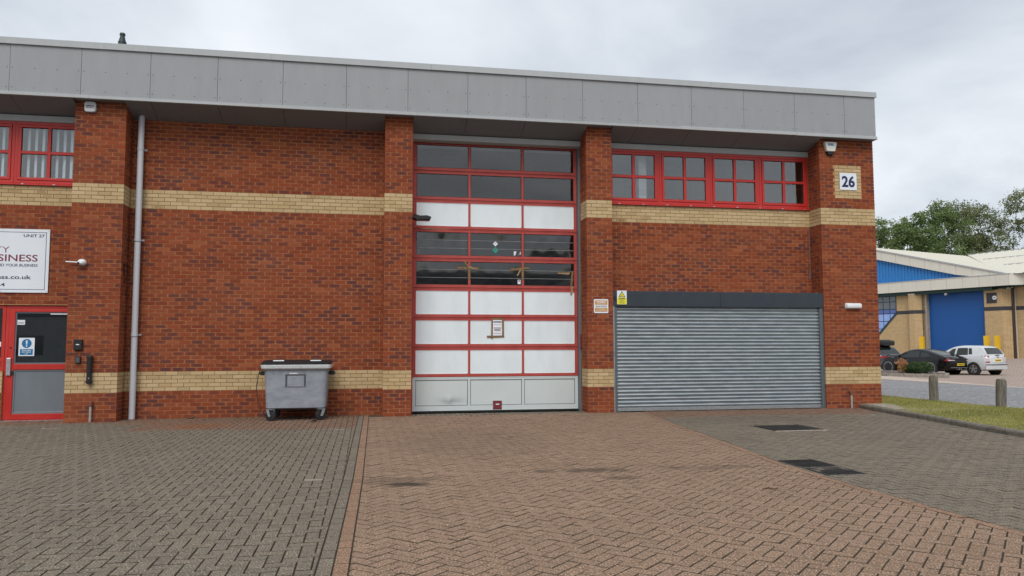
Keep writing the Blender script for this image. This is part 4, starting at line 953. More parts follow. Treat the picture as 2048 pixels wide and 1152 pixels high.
MB().tube([(-.62, -.02, 1.02), (-.67, -.01, .85), (-.70, 0, .60), (-.68, 0, .40), (-.62, .02, .22), (-.54, .05, .10), (-.3, .1, .02), (.0, .15, .012)], .008, 6).build('strap', 'black_rubber', wb, smooth=True)

# ================================================================== DRAINS, COVERS, LITTER
def grate(x0, x1, y0, y1, lb, cells, ang=0., frame='iron'):
    g = tag(empty('drain_grate', ((x0+x1)/2, (y0+y1)/2, 0)), lb, 'drain', 'iron drain grates in the paving'); hx, hy = (x1-x0)/2, (y1-y0)/2
    MB().box(-hx, hx, -hy, hy, -.0092, -.0085).build('sump_shade', 'black_ink', g)  # flat black plate standing in for the dark depth below the bars
    f = .028; MB().box(-hx, hx, -hy, -hy+f, -.0082, .003).box(-hx, hx, hy-f, hy, -.0082, .003).box(-hx, -hx+f, -hy+f, hy-f, -.0082, .003).box(hx-f, hx, -hy+f, hy-f, -.0082, .003).build('frame', frame, g)
    n = cells
    for i in range(n): 
        x = -hx+f+(2*hx-2*f)*(i+.5)/n; MB().box(x-.009, x+.009, -hy+f, hy-f, -.0082, .001).build('bar', 'iron', g)
    MB().box(-hx+f, hx-f, -.012, .012, -.0082, .0015).build('cross_bar', 'iron', g)
grate(*GRATES[1], 'square iron drain grate, the farther of the pair on the paving edge', 11)
grate(*GRATES[2], 'square iron drain grate, the nearer of the pair on the paving edge', 11)
mc = tag(empty('manhole_cover', (6.62, -3.48, 0)), 'dark iron cover with whitish mortar edge in paving before roller shutter', 'cover')
MB().box(-.40, .40, -.40, .40, -.012, .002).build('frame', 'iron', mc)
for i in range(6):
    for j in range(6): MB().box(-.355+i*.12, -.255+i*.12, -.355+j*.12, -.255+j*.12, .002, .005).build('tread', 'iron', mc)
m = MB()
for i in range(8): m = MB().box(-.46+i*.115, -.36+i*.115, -.46+random.gauss(0, .01), -.405, -.012, .003); m.build('mortar_edge', 'pale_paving', mc)
for (x, y, sx, sy, lb) in ((9.42, -1.5, .30, .22, 'small rusty cover in paving at foot of right corner pier'), (-5.56, -1.08, .22, .12, 'small rusty cover in paving near the red entrance door')):
    o = tag(empty('stopcock_cover', (x, y, 0)), lb, 'cover', 'small covers in the paving'); MB().box(-sx/2, sx/2, -sy/2, sy/2, -.01, .004).build('frame', 'concrete', o); MB().box(-sx/2+.03, sx/2-.03, -sy/2+.03, sy/2-.03, .004, .007).build('lid', 'rust', o)
lv = []; lf_ = []; la = []                                 # dead leaves and grit blown along the wall foot
for _ in range(420):
    x = random.choice((random.uniform(-4.8, -.05), random.uniform(-4.8, -.05), random.uniform(.6, 4.1), random.uniform(4.2, 10.8), random.uniform(-6.8, -4.9)))
    inb = any(a < x < b for a, b in PIERS) or 4.72 < x < 9.57; yb = -.01 if inb else (.44 if x < 0 else .55)
    y = yb-abs(random.gauss(0, .07)); s_ = random.uniform(.006, .02); a = random.random()*6.3; n = len(lv); z = random.uniform(.003, .012)
    lv += [(x+s_*math.cos(a), y+s_*math.sin(a), z), (x-s_*.5*math.sin(a), y+s_*.5*math.cos(a), z+.006), (x-s_*math.cos(a), y-s_*math.sin(a), z), (x+s_*.5*math.sin(a), y-s_*.5*math.cos(a), z+.003)]; lf_.append((n, n+1, n+2, n+3))
mb = MB(); mb.v, mb.f, mb.m = lv, lf_, [0]*len(lf_); tag(mb.build('leaf_litter', 'dry_leaf', fix=False), 'dead leaves and grit scattered along the wall foot', 'litter', kind='stuff')
def scrap(x, y, L, name, lb, mat, seed):
    rn = random.Random(seed); pts = [(0, 0, .008)]; a = rn.uniform(-.5, .5)
    for k in range(5): a += rn.uniform(-.5, .5); pts.append((pts[-1][0]+L/5*math.cos(a), pts[-1][1]+L/5*math.sin(a), .006+rn.random()*.012))
    o = tag(MB().tube(pts, [.004, .007, .008, .007, .005, .003], 6).build(name, mat), lb, name.replace('_', ' ')); o.location = (x, y, .0); return o
scrap(3.42, -8.55, .16, 'twig', 'thin dark twig on brown paving in front of drain grates', 'dry_leaf', 3)
scrap(-1.30, -.95, .22, 'dark_rag', 'crumpled black scrap on paving in front of waste bin', 'black_rubber', 5).scale = (1, 1.6, 2.2)
scrap(-3.65, .30, .18, 'wet_leaf', 'dark clump of leaves at wall foot right of downpipe', 'dry_leaf', 8).scale = (1, 2.4, 2.)
tag(MB().box(-.13, .13, -.003, .003, .0, .004).build('plastic_strip', 'stub_pipe'), 'thin white strip lying on grey paving at left', 'strip'); bpy.data.objects['plastic_strip'].location = (-2.85, -8.06, .002); bpy.data.objects['plastic_strip'].rotation_euler = (0, 0, .08)

# ================================================================== VERGE, ROAD, FAR FORECOURT
def kerbx(y): return lineX(KERB, y)
vy = [-14+i*.5 for i in range(38)]
vp = [(kerbx(min(y, .45))+.10, y) for y in vy if y < .35]+[(10.99, .35), (10.99, 5.0)]+[(12.6+.05*math.sin(y*3), y) for y in (5., 3., 1., -1., -3., -5., -8., -14.)]
vg = MB(); vg.add([(x, y, .085) for x, y in vp], [tuple(range(len(vp)))]); verge = tag(vg.build('verge', 'turf_soil'), kind='structure')
MB().box(10.92, 10.99, .35, 20, -.2, .08).build('plinth', 'concrete', verge)
kb = tag(empty('kerb'), kind='structure'); y = .35
while y > -13:
    y2 = y-.905; a, b = (kerbx(y), y-.004), (kerbx(y2), y2+.004)
    pr = [(0, -.05), (0, .055), (.012, .078), (.03, .088), (.10, .092), (.10, -.05)]
    j = random.gauss(0, .004)
    MB().loft([[(a[0]+p_, a[1], q_+j) for p_, q_ in pr], [((a[0]+b[0])/2+p_+random.gauss(0, .003), (a[1]+b[1])/2, q_+j) for p_, q_ in pr], [(b[0]+p_, b[1], q_+j) for p_, q_ in pr]]).build('kerb_stone', 'kerb_concrete', kb, bevel=.006); y = y2
sheet('flagstone', [(10.12, -1.5), (10.28, -1.55), (10.6, -1.1), (10.95, -.2), (10.95, .3), (10.55, .3), (10.35, -.5)], .092, 'concrete', parent=verge)
# grass blades, thin and bare towards the building corner
gv = []; gf = []; ga = []
def bare(x, y): return .95*math.exp(-((x-10.4)/.55)**2-((y+.6)/1.1)**2)+.55*math.exp(-((x-10.9)/.9)**2-((y+1.7)/.35)**2)
N_ = 75000; GX = rng.uniform(9.3, 12.75, N_); GY = rng.uniform(-9.5, 4.6, N_)
pat = lambda x, y: .5+.25*math.sin(1.7*x+.6*y)+.25*math.sin(2.9*y-1.3*x+1)
for x, y in zip(GX, GY):
    if x < kerbx(min(y, .45))+.09 or x > 12.68+.05*math.sin(y*3) or (x < 11.0 and y > .35): continue
    if random.random() < bare(x, y): continue
    h = random.uniform(.012, .034)*(1.15 if x > 12.3 else 1); a = random.uniform(0, 6.28); ww = random.uniform(.004, .009); lx, ly = random.gauss(0, .02), random.gauss(0, .02)
    n = len(gv); c, s_ = math.cos(a)*ww, math.sin(a)*ww
    gv += [(x-c, y-s_, .083), (x+c, y+s_, .083), (x+lx, y+ly, .085+h)]; gf.append((n, n+1, n+2))
    t = min(1, max(0, .25*random.random()+.55*pat(x, y)*.8+.25*(random.random() > .88)+.35*bare(x, y))); ga += [(t, 0, 0)]*3
mb = MB(); mb.v, mb.f, mb.m, mb.a = gv, gf, [0]*len(gf), {'rnd': ga}
tag(mb.build('grass', 'grass_blade', fix=False), 'short patchy green and yellow grass on the verge', 'grass', kind='stuff')
# timber posts
for x, y, lean, tw, lb in ((12.665, .56, (0., .0), .3, 'weathered timber post in grass verge, nearer the brick building'), (12.74, -1.30, (R(1.0), R(4.5)), 1.1, 'weathered timber post at verge edge, leaning, farther from the brick building')):
    po = MB(); rings = []; rn = random.Random(int(x*100))
    for z in (-.05, .1, .3, .5, .60, .64):
        k = 1 if z < .55 else (.97 if z < .62 else .86)
        rings.append([((.102+.006*math.sin(3*t+tw)+rn.gauss(0, .002))*k*math.cos(t), (.102+.006*math.sin(2*t+tw)+rn.gauss(0, .002))*k*math.sin(t), z+(.012*math.sin(2*t+tw*3) if z > .55 else 0)) for t in [2*math.pi*i/18 for i in range(18)]])
    o = tag(po.loft(rings).build('wooden_post', 'weathered_wood', smooth=True), lb, 'post', 'timber posts on the verge'); o.location = (x, y, .02); o.rotation_euler = (lean[0], -lean[1], tw)
road = [(12.60, -60), (20.6, -60), (20.3, 6), (20.02, 12.5), (19.7, 20), (18.6, 70), (12.55, 70), (12.55, 4)]
sheet('road', road, .004, 'road_asphalt')
K0 = np.array([41.827, 29.280, 0]); U = np.array([-.31022, .95067, 0]); NV = np.array([-.95067, -.31022, 0])
def loc2w(u, v, z): P = K0+U*u+NV*v; return (float(P[0]), float(P[1]), float(z))
def w2l(x, y): P = np.array([x, y, 0])-K0; return float(P @ U), float(P @ NV)
def fz(x, y):
    v = w2l(x, y)[1]; z = -.12+.58*np.interp(v, [2.5, 10], [1, 0]); t = np.interp(x, [20, 26], [0, 1]); return float(z*t)
vs = []; fs = []; gx = np.linspace(0, 1, 40); gy = np.linspace(-60, 80, 80)
for yy in gy:
    xr = np.interp(yy, [-60, 6, 12.5, 20, 70, 80], [20.6, 20.3, 20.02, 19.7, 18.6, 18.5])
    for t in gx: x = xr+(70-xr)*t; vs.append((x, yy, fz(x, yy)))
for j in range(79):
    for i in range(39): k = j*40+i; fs.append((k, k+1, k+41, k+40))
tag(MB().add(vs, fs).build('forecourt', 'far_paving', fix=False, smooth=True), kind='structure')
sp_ = [(20.32, 5), (20.6, 5), (21.1, 9), (23.2, 16), (23.0, 22), (21.5, 30), (19.42, 30), (19.72, 20), (20.04, 12.5), (20.32, 6)]
mb = MB(); mb.add([(x, y, fz(x, y)+.012) for x, y in sp_], [tuple(range(len(sp_)))]); tag(mb.build('pavement', 'pale_paving'), kind='structure')
# planted bed with kerb
bedp = [(23.75, 17.3), (24.15, 16.65), (25.15, 15.35), (26.3, 16.6), (26.9, 18.6), (25.6, 22.5), (24.2, 26), (23.2, 26), (23.3, 21)]
bz = -.09
bed = tag(MB().prism(bedp, bz-.1, bz+.13, 'z').build('planting_bed', 'soil'), kind='structure')
for i in range(len(bedp)):
    a, b = Vector((*bedp[i], 0)), Vector((*bedp[(i+1) % len(bedp)], 0)); d = (b-a); L = d.length; d.normalize(); nrm = Vector((d.y, -d.x, 0)); n = max(1, round(L/.9))
    for k in range(n):
        p0, p1 = a+d*(L*k/n+.004), a+d*(L*(k+1)/n-.004)
        vs = [(p0.x, p0.y), (p1.x, p1.y), (p1.x+nrm.x*.12, p1.y+nrm.y*.12), (p0.x+nrm.x*.12, p0.y+nrm.y*.12)]
        MB().prism(vs, bz-.08, bz+.155, 'z').build('kerb_stone', 'concrete', bed)
m = MB()
for _ in range(900):
    x, y = random.uniform(23.4, 26.8), random.uniform(15.5, 21)
    ins = True
    for i in range(len(bedp)):
        a, b = bedp[i], bedp[(i+1) % len(bedp)]
        if (b[0]-a[0])*(y-a[1])-(b[1]-a[1])*(x-a[0]) < 0.1: ins = False
    if not ins: continue
    s_ = random.uniform(.03, .07); a = random.random()*6; z = bz+.13
    m.add([(x+s_*math.cos(a+k*1.57), y+s_*math.sin(a+k*1.57), z) for k in range(4)]+[(x, y, z+s_*.8)], [(0, 1, 4), (1, 2, 4), (2, 3, 4), (3, 0, 4)])
if m.v: tag(m.build('slate_chippings', 'slate_chip', fix=False), kind='stuff')
def leaves(center, rad, n, size, seed, clumps=20, squash=.8, flat_=False):
    """leaf faces spread in clumps through an ellipsoid"""
    g = np.random.default_rng(seed); v = []; f = []; a = []
    cs = []
    while len(cs) < clumps:
        p = g.uniform(-1, 1, 3)
        r_ = np.linalg.norm(p)
        if r_ < 1 and r_ > .35: cs.append(p)
    cs = np.array(cs)
    per = n//clumps
    for c in cs:
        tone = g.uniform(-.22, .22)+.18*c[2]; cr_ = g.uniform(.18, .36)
        pts = c+np.clip(g.normal(0, cr_*.55, (per, 3)), -.7, .7)
        for p in pts:
            P = np.array(center)+p*np.array(rad); d1 = g.normal(0, 1, 3); d1 /= np.linalg.norm(d1); d2 = np.cross(d1, g.normal(0, 1, 3)); d2 /= np.linalg.norm(d2)+1e-9
            s_ = size*g.uniform(.6, 1.3); k = len(v)
            v += [tuple(P-d1*s_), tuple(P+d2*s_*.45), tuple(P+d1*s_), tuple(P-d2*s_*.45)]; f.append((k, k+1, k+2, k+3))
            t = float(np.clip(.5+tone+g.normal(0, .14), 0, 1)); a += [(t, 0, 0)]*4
    mb = MB(); mb.v, mb.f, mb.m, mb.a = v, f, [0]*len(f), {'rnd': a}; return mb
sh = tag(empty('shrub', (25.15, 17.05, bz+.13)), 'low spreading dark green shrub in planted bed before black coupe', 'shrub')
leaves((0, 0, .24), (.66, .66, .30), 4200, .045, 11, 40).build('foliage', 'leaf_dark', sh, fix=False)
for k in range(7): a = k*.9; MB().tube([(0, 0, -.05), (.2*math.cos(a), .2*math.sin(a), .16), (.45*math.cos(a), .45*math.sin(a), .34)], [.02, .014, .006], 6).build('stem', 'bark', sh)
sh = tag(empty('shrub', (24.45, 17.2, bz+.13)), 'small pink and yellow leaved shrub beside the dark green one', 'shrub')
leaves((0, 0, .34), (.34, .34, .34), 900, .042, 12, 16).build('foliage', 'leaf_autumn', sh, fix=False)
for k in range(5): a = k*1.3; MB().tube([(0, 0, -.05), (.15*math.cos(a), .15*math.sin(a), .3), (.3*math.cos(a), .3*math.sin(a), .6)], [.014, .01, .005], 6).build('stem', 'bark', sh)

# ================================================================== FAR WAREHOUSE ACROSS THE ROAD
far = tag(empty('far_warehouse', tuple(K0), math.atan2(U[1], U[0])), 'buff brick warehouse with blue door and pale roof across the road', 'building')
def fp(name, poly, a, b, mat, axis='y', parent=far, **k): return MB().prism(poly, a, b, axis).build(name, mat, parent, **k)
GZ = .2
fp('wall', [(6.03, GZ), (13.2, GZ), (11.1, .85), (8.28, 3.72), (8.28, 5.15), (6.03, 5.15)], -.45, 0, 'far_buff_brick')
fp('wall', [(13.2, GZ), (24, GZ), (24, 5.2), (14.6, 5.2), (14.6, .85), (11.1, .85)], -.45, 0, 'far_buff_brick')
fp('pier', [(1.70, -.45), (1.70, 0), (.50, 0), (.08, -.42), (.08, -.9), (1.70, -.9)], GZ, 5.12, 'far_buff_brick', 'z')
fp('pier', [(7.06, 0), (7.06, .34), (6.66, .34), (6.24, .0), (6.03, .0), (6.03, -.4), (7.06, -.4)], GZ, 5.13, 'far_buff_brick', 'z')
fp('pier_cap', [(7.08, 0), (7.08, .36), (6.64, .36), (6.22, .02), (7.08, 0)], 5.10, 5.16, 'cream_panel', 'z')
fp('wall', [(.1, GZ), (.1, 5.25), (-22, 5.25), (-22, GZ)], -.9, -.6, 'far_buff_brick')
fp('dark_band', [(6.66, .355), (7.075, .355), (7.075, .012), (8.28, .012), (8.28, -.1), (6.03, -.1), (6.03, .012), (6.235, .012)], 3.68, 3.94, 'far_dark_brick', 'z')
fp('dark_band', [(1.705, .012), (.49, .012), (.068, -.41), (.068, -.5), (1.705, -.5)], 3.69, 3.95, 'far_dark_brick', 'z')
fp('dark_band', [(.1, 3.69), (.1, 3.95), (-22, 3.95), (-22, 3.69)], -.62, -.588, 'far_dark_brick')
fp('dark_panel', [(1.52, 4.19), (.84, 4.19), (.84, 4.90), (1.52, 4.90)], -.02, .018, 'far_dark_brick')
fp('hexagon_sign', [(.96+.15*math.cos(R(60*k)), 4.56+.15*math.sin(R(60*k))) for k in range(6)], .02, .07, 'plastic_white')
fp('hexagon_print', [(.88, 4.53), (1.04, 4.53), (1.04, 4.585), (.88, 4.585)], .07, .074, 'grey_ink')
MB().tube([(.03, -.42, GZ), (.03, -.42, 4.9), (.03, -.40, 5.2)], .085, 12).build('downpipe', 'brown_pipe', far)
fp('corner_strip', [(-.0, -.60), (-.0, -.56), (-.06, -.56), (-.06, -.60)], GZ, 5.1, 'cream_panel', 'z')
fd = fp('roller_door', [(1.70, GZ), (6.03, GZ), (6.03, 5.2), (1.70, 5.2)], -.36, -.30, 'door_blue')
for i in range(1, 25): MB().box(1.70, 6.03, -.301, -.292, .3+i*.2-.008, .3+i*.2+.008).build('slat_joint', 'door_blue', fd)
for u0 in (1.70, 5.93): MB().box(u0, u0+.10, -.28, -.10, GZ, 2.95).build('door_guard', 'jamb_grey', far)
MB().box(5.86, 6.03, -.29, -.02, GZ, 5.1).build('door_jamb', 'concrete', far)
MB().tube([(4.3, .05, 5.05), (4.3, .12, 5.0), (4.3, .20, 4.92)], [.10, .14, .06], 12).build('door_lamp', 'alu', far)
fp('lintel_beam', [(.95, 5.08), (24, 5.10), (24, 5.31), (.95, 5.31)], -.4, .30, 'green_dark')
fp('eaves_soffit', [(-22, 5.26), (24, 5.26), (24, 5.30), (-22, 5.30)], -.9, .27, 'green_dark')
us = [-.28, .55, 1.7, 2.82, 3.98, 5.14, 6.28, 7.42, 8.52, 9.66, 10.8, 11.94, 13.1, 14.2, 15.4, 16.5, 17.7, 18.8, 20, 22, 24]
for a, b in zip(us[:-1], us[1:]): MB().box(a+.008, b-.008, .46, .50, 5.315, 6.05, rnd=(random.random(), 0, 0)).build('fascia_panel', 'cream_panel', far)
MB().box(-.28, 24, .30, .455, 5.32, 6.04).build('fascia_backing', 'screw_dark', far)
fp('corner_panel', [(-.29, .5), (-.95, .1), (-.95, .06), (-.29, .46)], 5.315, 6.05, 'cream_panel', 'z')
for k in range(18): MB().box(-2.10-k*1.15, -.96-k*1.15, .06, .10, 5.315, 6.05, rnd=(random.random(), 0, 0)).build('fascia_panel', 'cream_panel', far)
fp('gutter', [(-.35, 6.05), (24, 6.05), (24, 6.11), (-.35, 6.11)], .2, .52, 'trim_grey'); fp('gutter', [(-.35, 6.03), (-22, 6.03), (-22, 6.08), (-.35, 6.08)], -.1, .12, 'trim_grey')
# gable: blue cladding under a slanting row of verge panels
SLP = .2718; vz = lambda u: 6.12+(u-.16)*SLP
top = lambda u: vz(min(u, 22.64-u))
cl = MB().prism([(2.4, 6.1), (20.3, 6.1), (11.4, top(11.4)-.6)], .0, .15, 'y'); u = 2.75
while u < 20: h = top(u)-.62; cl.box(u-.045, u+.045, .15, .195, 6.1, max(6.13, h)) if h > 6.15 else None; u += .262
cl.build('blue_cladding', 'clad_blue', far)
u = 11.38
while u > .4:
    a, b = u-1.14, u-.008; a = max(a, .18)
    lo = lambda q: max(6.10, top(q)-.69)
    for s_ in (1, -1):
        f_ = (lambda q: q) if s_ == 1 else (lambda q: 22.78-q)
        poly = [(f_(a), lo(a)), (f_(b), lo(b)), (f_(b), top(b)), (f_(a), top(a))]
        fp('verge_panel', poly, .32, .40, 'cream_panel')
    u -= 1.15
fp('verge_trim', [(.1, vz(.1)), (11.4, vz(11.4)), (11.4, vz(11.4)+.09), (.1, vz(.1)+.09)], .28, .46, 'trim_grey')
fp('verge_trim', [(22.7, vz(.1)), (11.4, vz(11.4)), (11.4, vz(11.4)+.09), (22.7, vz(.1)+.09)], .28, .46, 'trim_grey')
# roofs: ribbed sheets laid as one surface with standing ribs
zr = vz(11.4)+.05; vv = -14.3
rl = MB().add([(.16, .3, vz(.16)+.05), (11.4, .3, zr), (11.4, vv, zr), (11.4, -32, zr), (.16, -32, vz(.16)+.05)], [(0, 1, 2), (0, 2, 3, 4)])
k = 0
while .3-k*.5 > vv:      # ribs run down the slope to the valley
    v_ = .3-k*.5; t = (0.3-v_)/(.3-vv); ua = .16+(11.4-.16)*t
    rl.add([(ua, v_, vz(ua)+.05), (11.4, v_, zr), (11.4, v_-.06, zr), (ua, v_-.06, vz(ua)+.05), (ua, v_-.03, vz(ua)+.09), (11.4, v_-.03, zr+.04)], [(0, 1, 5, 4), (4, 5, 2, 3)]); k += 1
rl.build('roof', 'roof_cream', far, fix=False)
MB().add([(22.64, .3, vz(.16)+.05), (11.4, .3, zr), (11.4, -32, zr), (22.64, -32, vz(.16)+.05)], [(0, 3, 2, 1)]).build('roof', 'roof_cream', far, fix=False)
sr = (9.45-6.06)/16.0; rz2 = lambda v: 6.06+(.4-v)*sr
rg = MB().add([(.16, .4, 6.06), (-22, .4, 6.06), (-22, -15.6, 9.45), (12.0, -15.6, 9.45)], [(0, 3, 2, 1)]); u = -21.5
while u < 11.5:
    v0 = .4 if u < .16 else .4-(u-.16)/(12-.16)*16.0
    rg.add([(u-.05, v0, rz2(v0)), (u+.05, v0, rz2(v0)), (u+.05, -15.6, 9.45), (u-.05, -15.6, 9.45), (u, v0, rz2(v0)+.06), (u, -15.6, 9.51)], [(0, 4, 5, 3), (4, 1, 2, 5)]); u += .55
rg.build('roof', 'roof_cream', far, fix=False)
for v_ in (-5.0, -10.2, -15.5): MB().box(-22, 3 if v_ > -8 else (7.5 if v_ > -12 else 11.9), v_-.04, v_+.04, rz2(v_)+.03, rz2(v_)+.075).build('sheet_lap', 'trim_grey', far)
MB().add([(-22, -15.6, 9.45), (12, -15.6, 9.45), (12, -31, 6.2), (-22, -31, 6.2)], [(0, 1, 2, 3)]).build('roof', 'roof_cream', far, fix=False)
MB().box(-22, 24, -32, -31.7, GZ, 6.1).build('wall', 'far_buff_brick', far); MB().box(-22, -21.7, -31.7, -.9, GZ, 6).build('wall', 'far_buff_brick', far); MB().box(23.7, 24, -31.7, -.45, GZ, 6.1).build('wall', 'far_buff_brick', far)
# corner window with a slanting foot
fw_ = MB().prism([(8.28, 5.15), (8.28, 3.72), (8.34, 3.75), (8.34, 5.09), (14.5, 5.09), (14.5, 5.15)], -.1, .03, 'y').build('window', 'frame_teal', far)
fp('slant_trim', [(8.22, 3.74), (11.1, .85), (11.22, .92), (8.34, 3.83)], -.12, .05, 'frame_teal', parent=fw_)
ucol = [8.34, 8.86, 9.42, 9.98, 10.54, 11.1, 11.7, 12.3, 12.9, 13.5, 14.1, 14.6]; zrow = [.85, 1.45, 2.03, 2.61, 3.19, 3.76, 4.10, 4.66, 5.09]
dn = (-1/math.sqrt(2), -1/math.sqrt(2)); dd_ = dn[0]*8.34+dn[1]*3.83
for i in range(len(ucol)-1):
    for j in range(len(zrow)-1):
        P = [(ucol[i]+.03, zrow[j]+.03), (ucol[i+1]-.03, zrow[j]+.03), (ucol[i+1]-.03, zrow[j+1]-.03), (ucol[i]+.03, zrow[j+1]-.03)]
        P = clip(P, dn, dd_)
        if len(P) < 3 or area(P) < .01: continue
        fp('pane', P, -.03, -.015, 'far_glass' if j >= 6 else ('spandrel_dark' if j == 5 else 'spandrel_blue'), parent=fw_)
MB().prism([(8.28, 3.75), (11.1, .9), (14.6, .9), (14.6, 5.12), (8.28, 5.12)], -.08, -.04, 'y').build('glazing_grid', 'frame_teal', fw_)
for u, lb in ((5.68, 'yellow square bollard left of the blue roller door'), (1.075, 'yellow square bollard at right jamb of blue door'), (.375, 'yellow square bollard farthest right, before the brown downpipe')):
    P = loc2w(u, 1.0, 0); b = tag(empty('bollard', (P[0], P[1], fz(P[0], P[1])-.02), math.atan2(U[1], U[0])), lb, 'bollard', 'yellow bollards by the blue door')
    hz = 2.0-fz(P[0], P[1]); MB().box(-.13, .13, -.13, .13, 0, hz).build('post', 'yellow', b, bevel=.015); MB().box(-.16, .16, -.16, .16, -.02, .03).build('base_plate', 'yellow', b)

# ================================================================== CARS
def interp(tab, x): return float(np.interp(x, [t[0] for t in tab], [t[1] for t in tab]))
def smooth_tab(tab, n=64):
    """Catmull-Rom resample of (x, value) points"""
    xs = np.array([t[0] for t in tab], float); ys = np.array([t[1] for t in tab], float); X = np.linspace(xs[0], xs[-1], n)
    m_ = np.gradient(ys, xs); o = []
    for x in X:
        k = min(len(xs)-2, max(0, int(np.searchsorted(xs, x)-1))); h = xs[k+1]-xs[k]; t = (x-xs[k])/h
        o.append((2*t**3-3*t**2+1)*ys[k]+(t**3-2*t**2+t)*h*m_[k]+(-2*t**3+3*t**2)*ys[k+1]+(t**3-t**2)*h*m_[k+1])
    return list(zip(X, o))
def make_car(name, label, loc, heading, sp):
    """local x forward, y left; loc is the ground under the rear axle centre"""
    car = tag(empty(name, loc, heading), label, 'car')
    T = {k: smooth_tab(v) for k, v in sp['tab'].items()}; g = lambda k, x: interp(T[k], x)
    x0, x1 = sp['tab']['w'][0][0], sp['tab']['w'][-1][0]
    # lower body
    rings = []
    for x in np.linspace(x0, x1, 46):
        w_, zs, zb = g('w', x), g('sh', x), g('bot', x); h = zs-zb; cr_ = .05
        half = [(0, zb), (w_*.80, zb), (w_*.95, zb+.05*min(1, h/.4)), (w_*1.0, zb+h*.30), (w_*1.0, zb+h*.55), (w_*.985, zb+h*.78), (w_*.94, zs-.025), (w_*.86, zs), (w_*.45, zs+cr_*.7), (0, zs+cr_)]
        rings.append([(x, y, z) for y, z in half]+[(x, -y, z) for y, z in half[-2:0:-1]])
    MB().loft(rings).build('body', sp['paint'], car, smooth=True)
    # cabin
    ca, cb_ = sp['tab']['roof'][0][0], sp['tab']['roof'][-1][0]; xs = np.linspace(ca, cb_, 41); sec = []
    for x in xs:
        zr_, zbt, wb_ = g('roof', x), g('sh', x)-.03, g('w', x)*.90; t = np.clip((zr_-zbt)/(sp['H']-zbt), 0.02, 1); wt = wb_-(wb_-sp['wr'])*t
        zr_ = max(zr_, zbt+.01); sec.append([(wb_, zbt), (wb_-(wb_-wt)*.5, zbt+(zr_-zbt)*.48), (wt+.01, zbt+(zr_-zbt)*.90), (wt*.90, zbt+(zr_-zbt)*.985), (wt*.5, zr_+.006), (0, zr_+.01)])
    rings = [[(x, y, z) for y, z in s]+[(x, -y, z) for y, z in s[-2::-1]] for x, s in zip(xs, sec)]
    MB().loft(rings, True, closed=False).build('cabin', sp['paint'], car, smooth=True)
    def pt(x, a, side_):                       # point on the cabin side, a in 0..1 from belt to roof edge
        k = (x-ca)/(cb_-ca)*40; i = int(min(39, max(0, k))); f = k-i
        L = [[p[0]*(1-f)+q_[0]*f, p[1]*(1-f)+q_[1]*f] for p, q_ in zip(sec[i], sec[i+1])]
        if a < .5: p = [L[0][j]+(L[1][j]-L[0][j])*a/.5 for j in (0, 1)]
        else: p = [L[1][j]+(L[2][j]-L[1][j])*(a-.5)/.5 for j in (0, 1)]
        return (x, side_*(p[0]+.008), p[1]+.002)
    for s_ in (1, -1):
        for poly in sp['side_windows']:
            n = 8; v = []; f = []           # window given as (x bottom, x top) front and rear edges
            (fb, ft), (rb, rt), (a0, a1) = poly
            for j in range(5):
                a = a0+(a1-a0)*j/4; tt = j/4
                for i in range(n+1): xf = fb+(ft-fb)*tt; xr = rb+(rt-rb)*tt; v.append(pt(xr+(xf-xr)*i/n, a, s_))
            for j in range(4):
                for i in range(n): k = j*(n+1)+i; f.append((k, k+1, k+n+2, k+n+1))
            MB().add(v, f).build('side_window', 'car_glass', car, fix=False, smooth=True)
    def screen(nm, xa, xb, mat):
        v = []; f = []; n = 8
        for i in range(n+1):
            x = xa+(xb-xa)*i/n; k = (x-ca)/(cb_-ca)*40; q_ = int(min(39, max(0, k))); fr = k-q_
            L = [[p[0]*(1-fr)+r_[0]*fr, p[1]*(1-fr)+r_[1]*fr] for p, r_ in zip(sec[q_], sec[q_+1])]
            for yy, zz in ((L[3][0]*.97, L[3][1]), (L[4][0], L[4][1]), (0, L[5][1]), (-L[4][0], L[4][1]), (-L[3][0]*.97, L[3][1])): v.append((x+(.010 if nm == 'windscreen' else -.010), yy, zz+.008))
        for i in range(n):
            for j in range(4): k = i*5+j; f.append((k, k+1, k+6, k+5))
        MB().add(v, f).build(nm, mat, car, fix=False, smooth=True)
    screen('windscreen', *sp['windscreen'], 'car_glass'); screen('rear_window', *sp['rear_window'], 'car_glass')
    # wheels
    r_ = sp['wheel_r']
    for xw in (0, sp['wb']):
        for s_ in (1, -1):
            yo = s_*(g('w', xw)+.018)
            MB().cyl((xw, yo-s_*.10, r_), (xw, yo-s_*.008, r_), r_+.05, 28).build('wheel_arch', 'black_rubber', car)
            wh = empty('wheel', (xw, yo, r_), 0, car); sg = s_
            MB().tube([(0, -sg*.20, 0), (0, -sg*.19, 0), (0, -sg*.015, 0), (0, sg*.004, 0)], [r_*.9, r_, r_, r_*.93], 30).build('tyre', 'black_rubber', wh, smooth=True)
            ri = r_*sp['rim_k']; MB().tube([(0, -.02, 0), (0, .005*sg, 0)], ri, 28).build('rim_well', 'trim_black', wh) if sg > 0 else MB().tube([(0, .02, 0), (0, -.005, 0)], ri, 28).build('rim_well', 'trim_black', wh)
            m = MB()
            for k in range(5):
                a = R(72*k+18); c, s2 = math.cos(a), math.sin(a); hw = sp.get('spoke', .035)
                p0 = (-s2*hw*.7, c*hw*.7); q0 = (c*ri*.96, s2*ri*.96); q1 = (-s2*hw, c*hw)
                poly = [(-p0[0], -p0[1]), (q0[0]-q1[0], q0[1]-q1[1]), (q0[0]+q1[0], q0[1]+q1[1]), (p0[0], p0[1])]
                m.prism(poly, sg*.003, sg*.013, 'y')
            m.build('spokes', sp['rim'], wh)
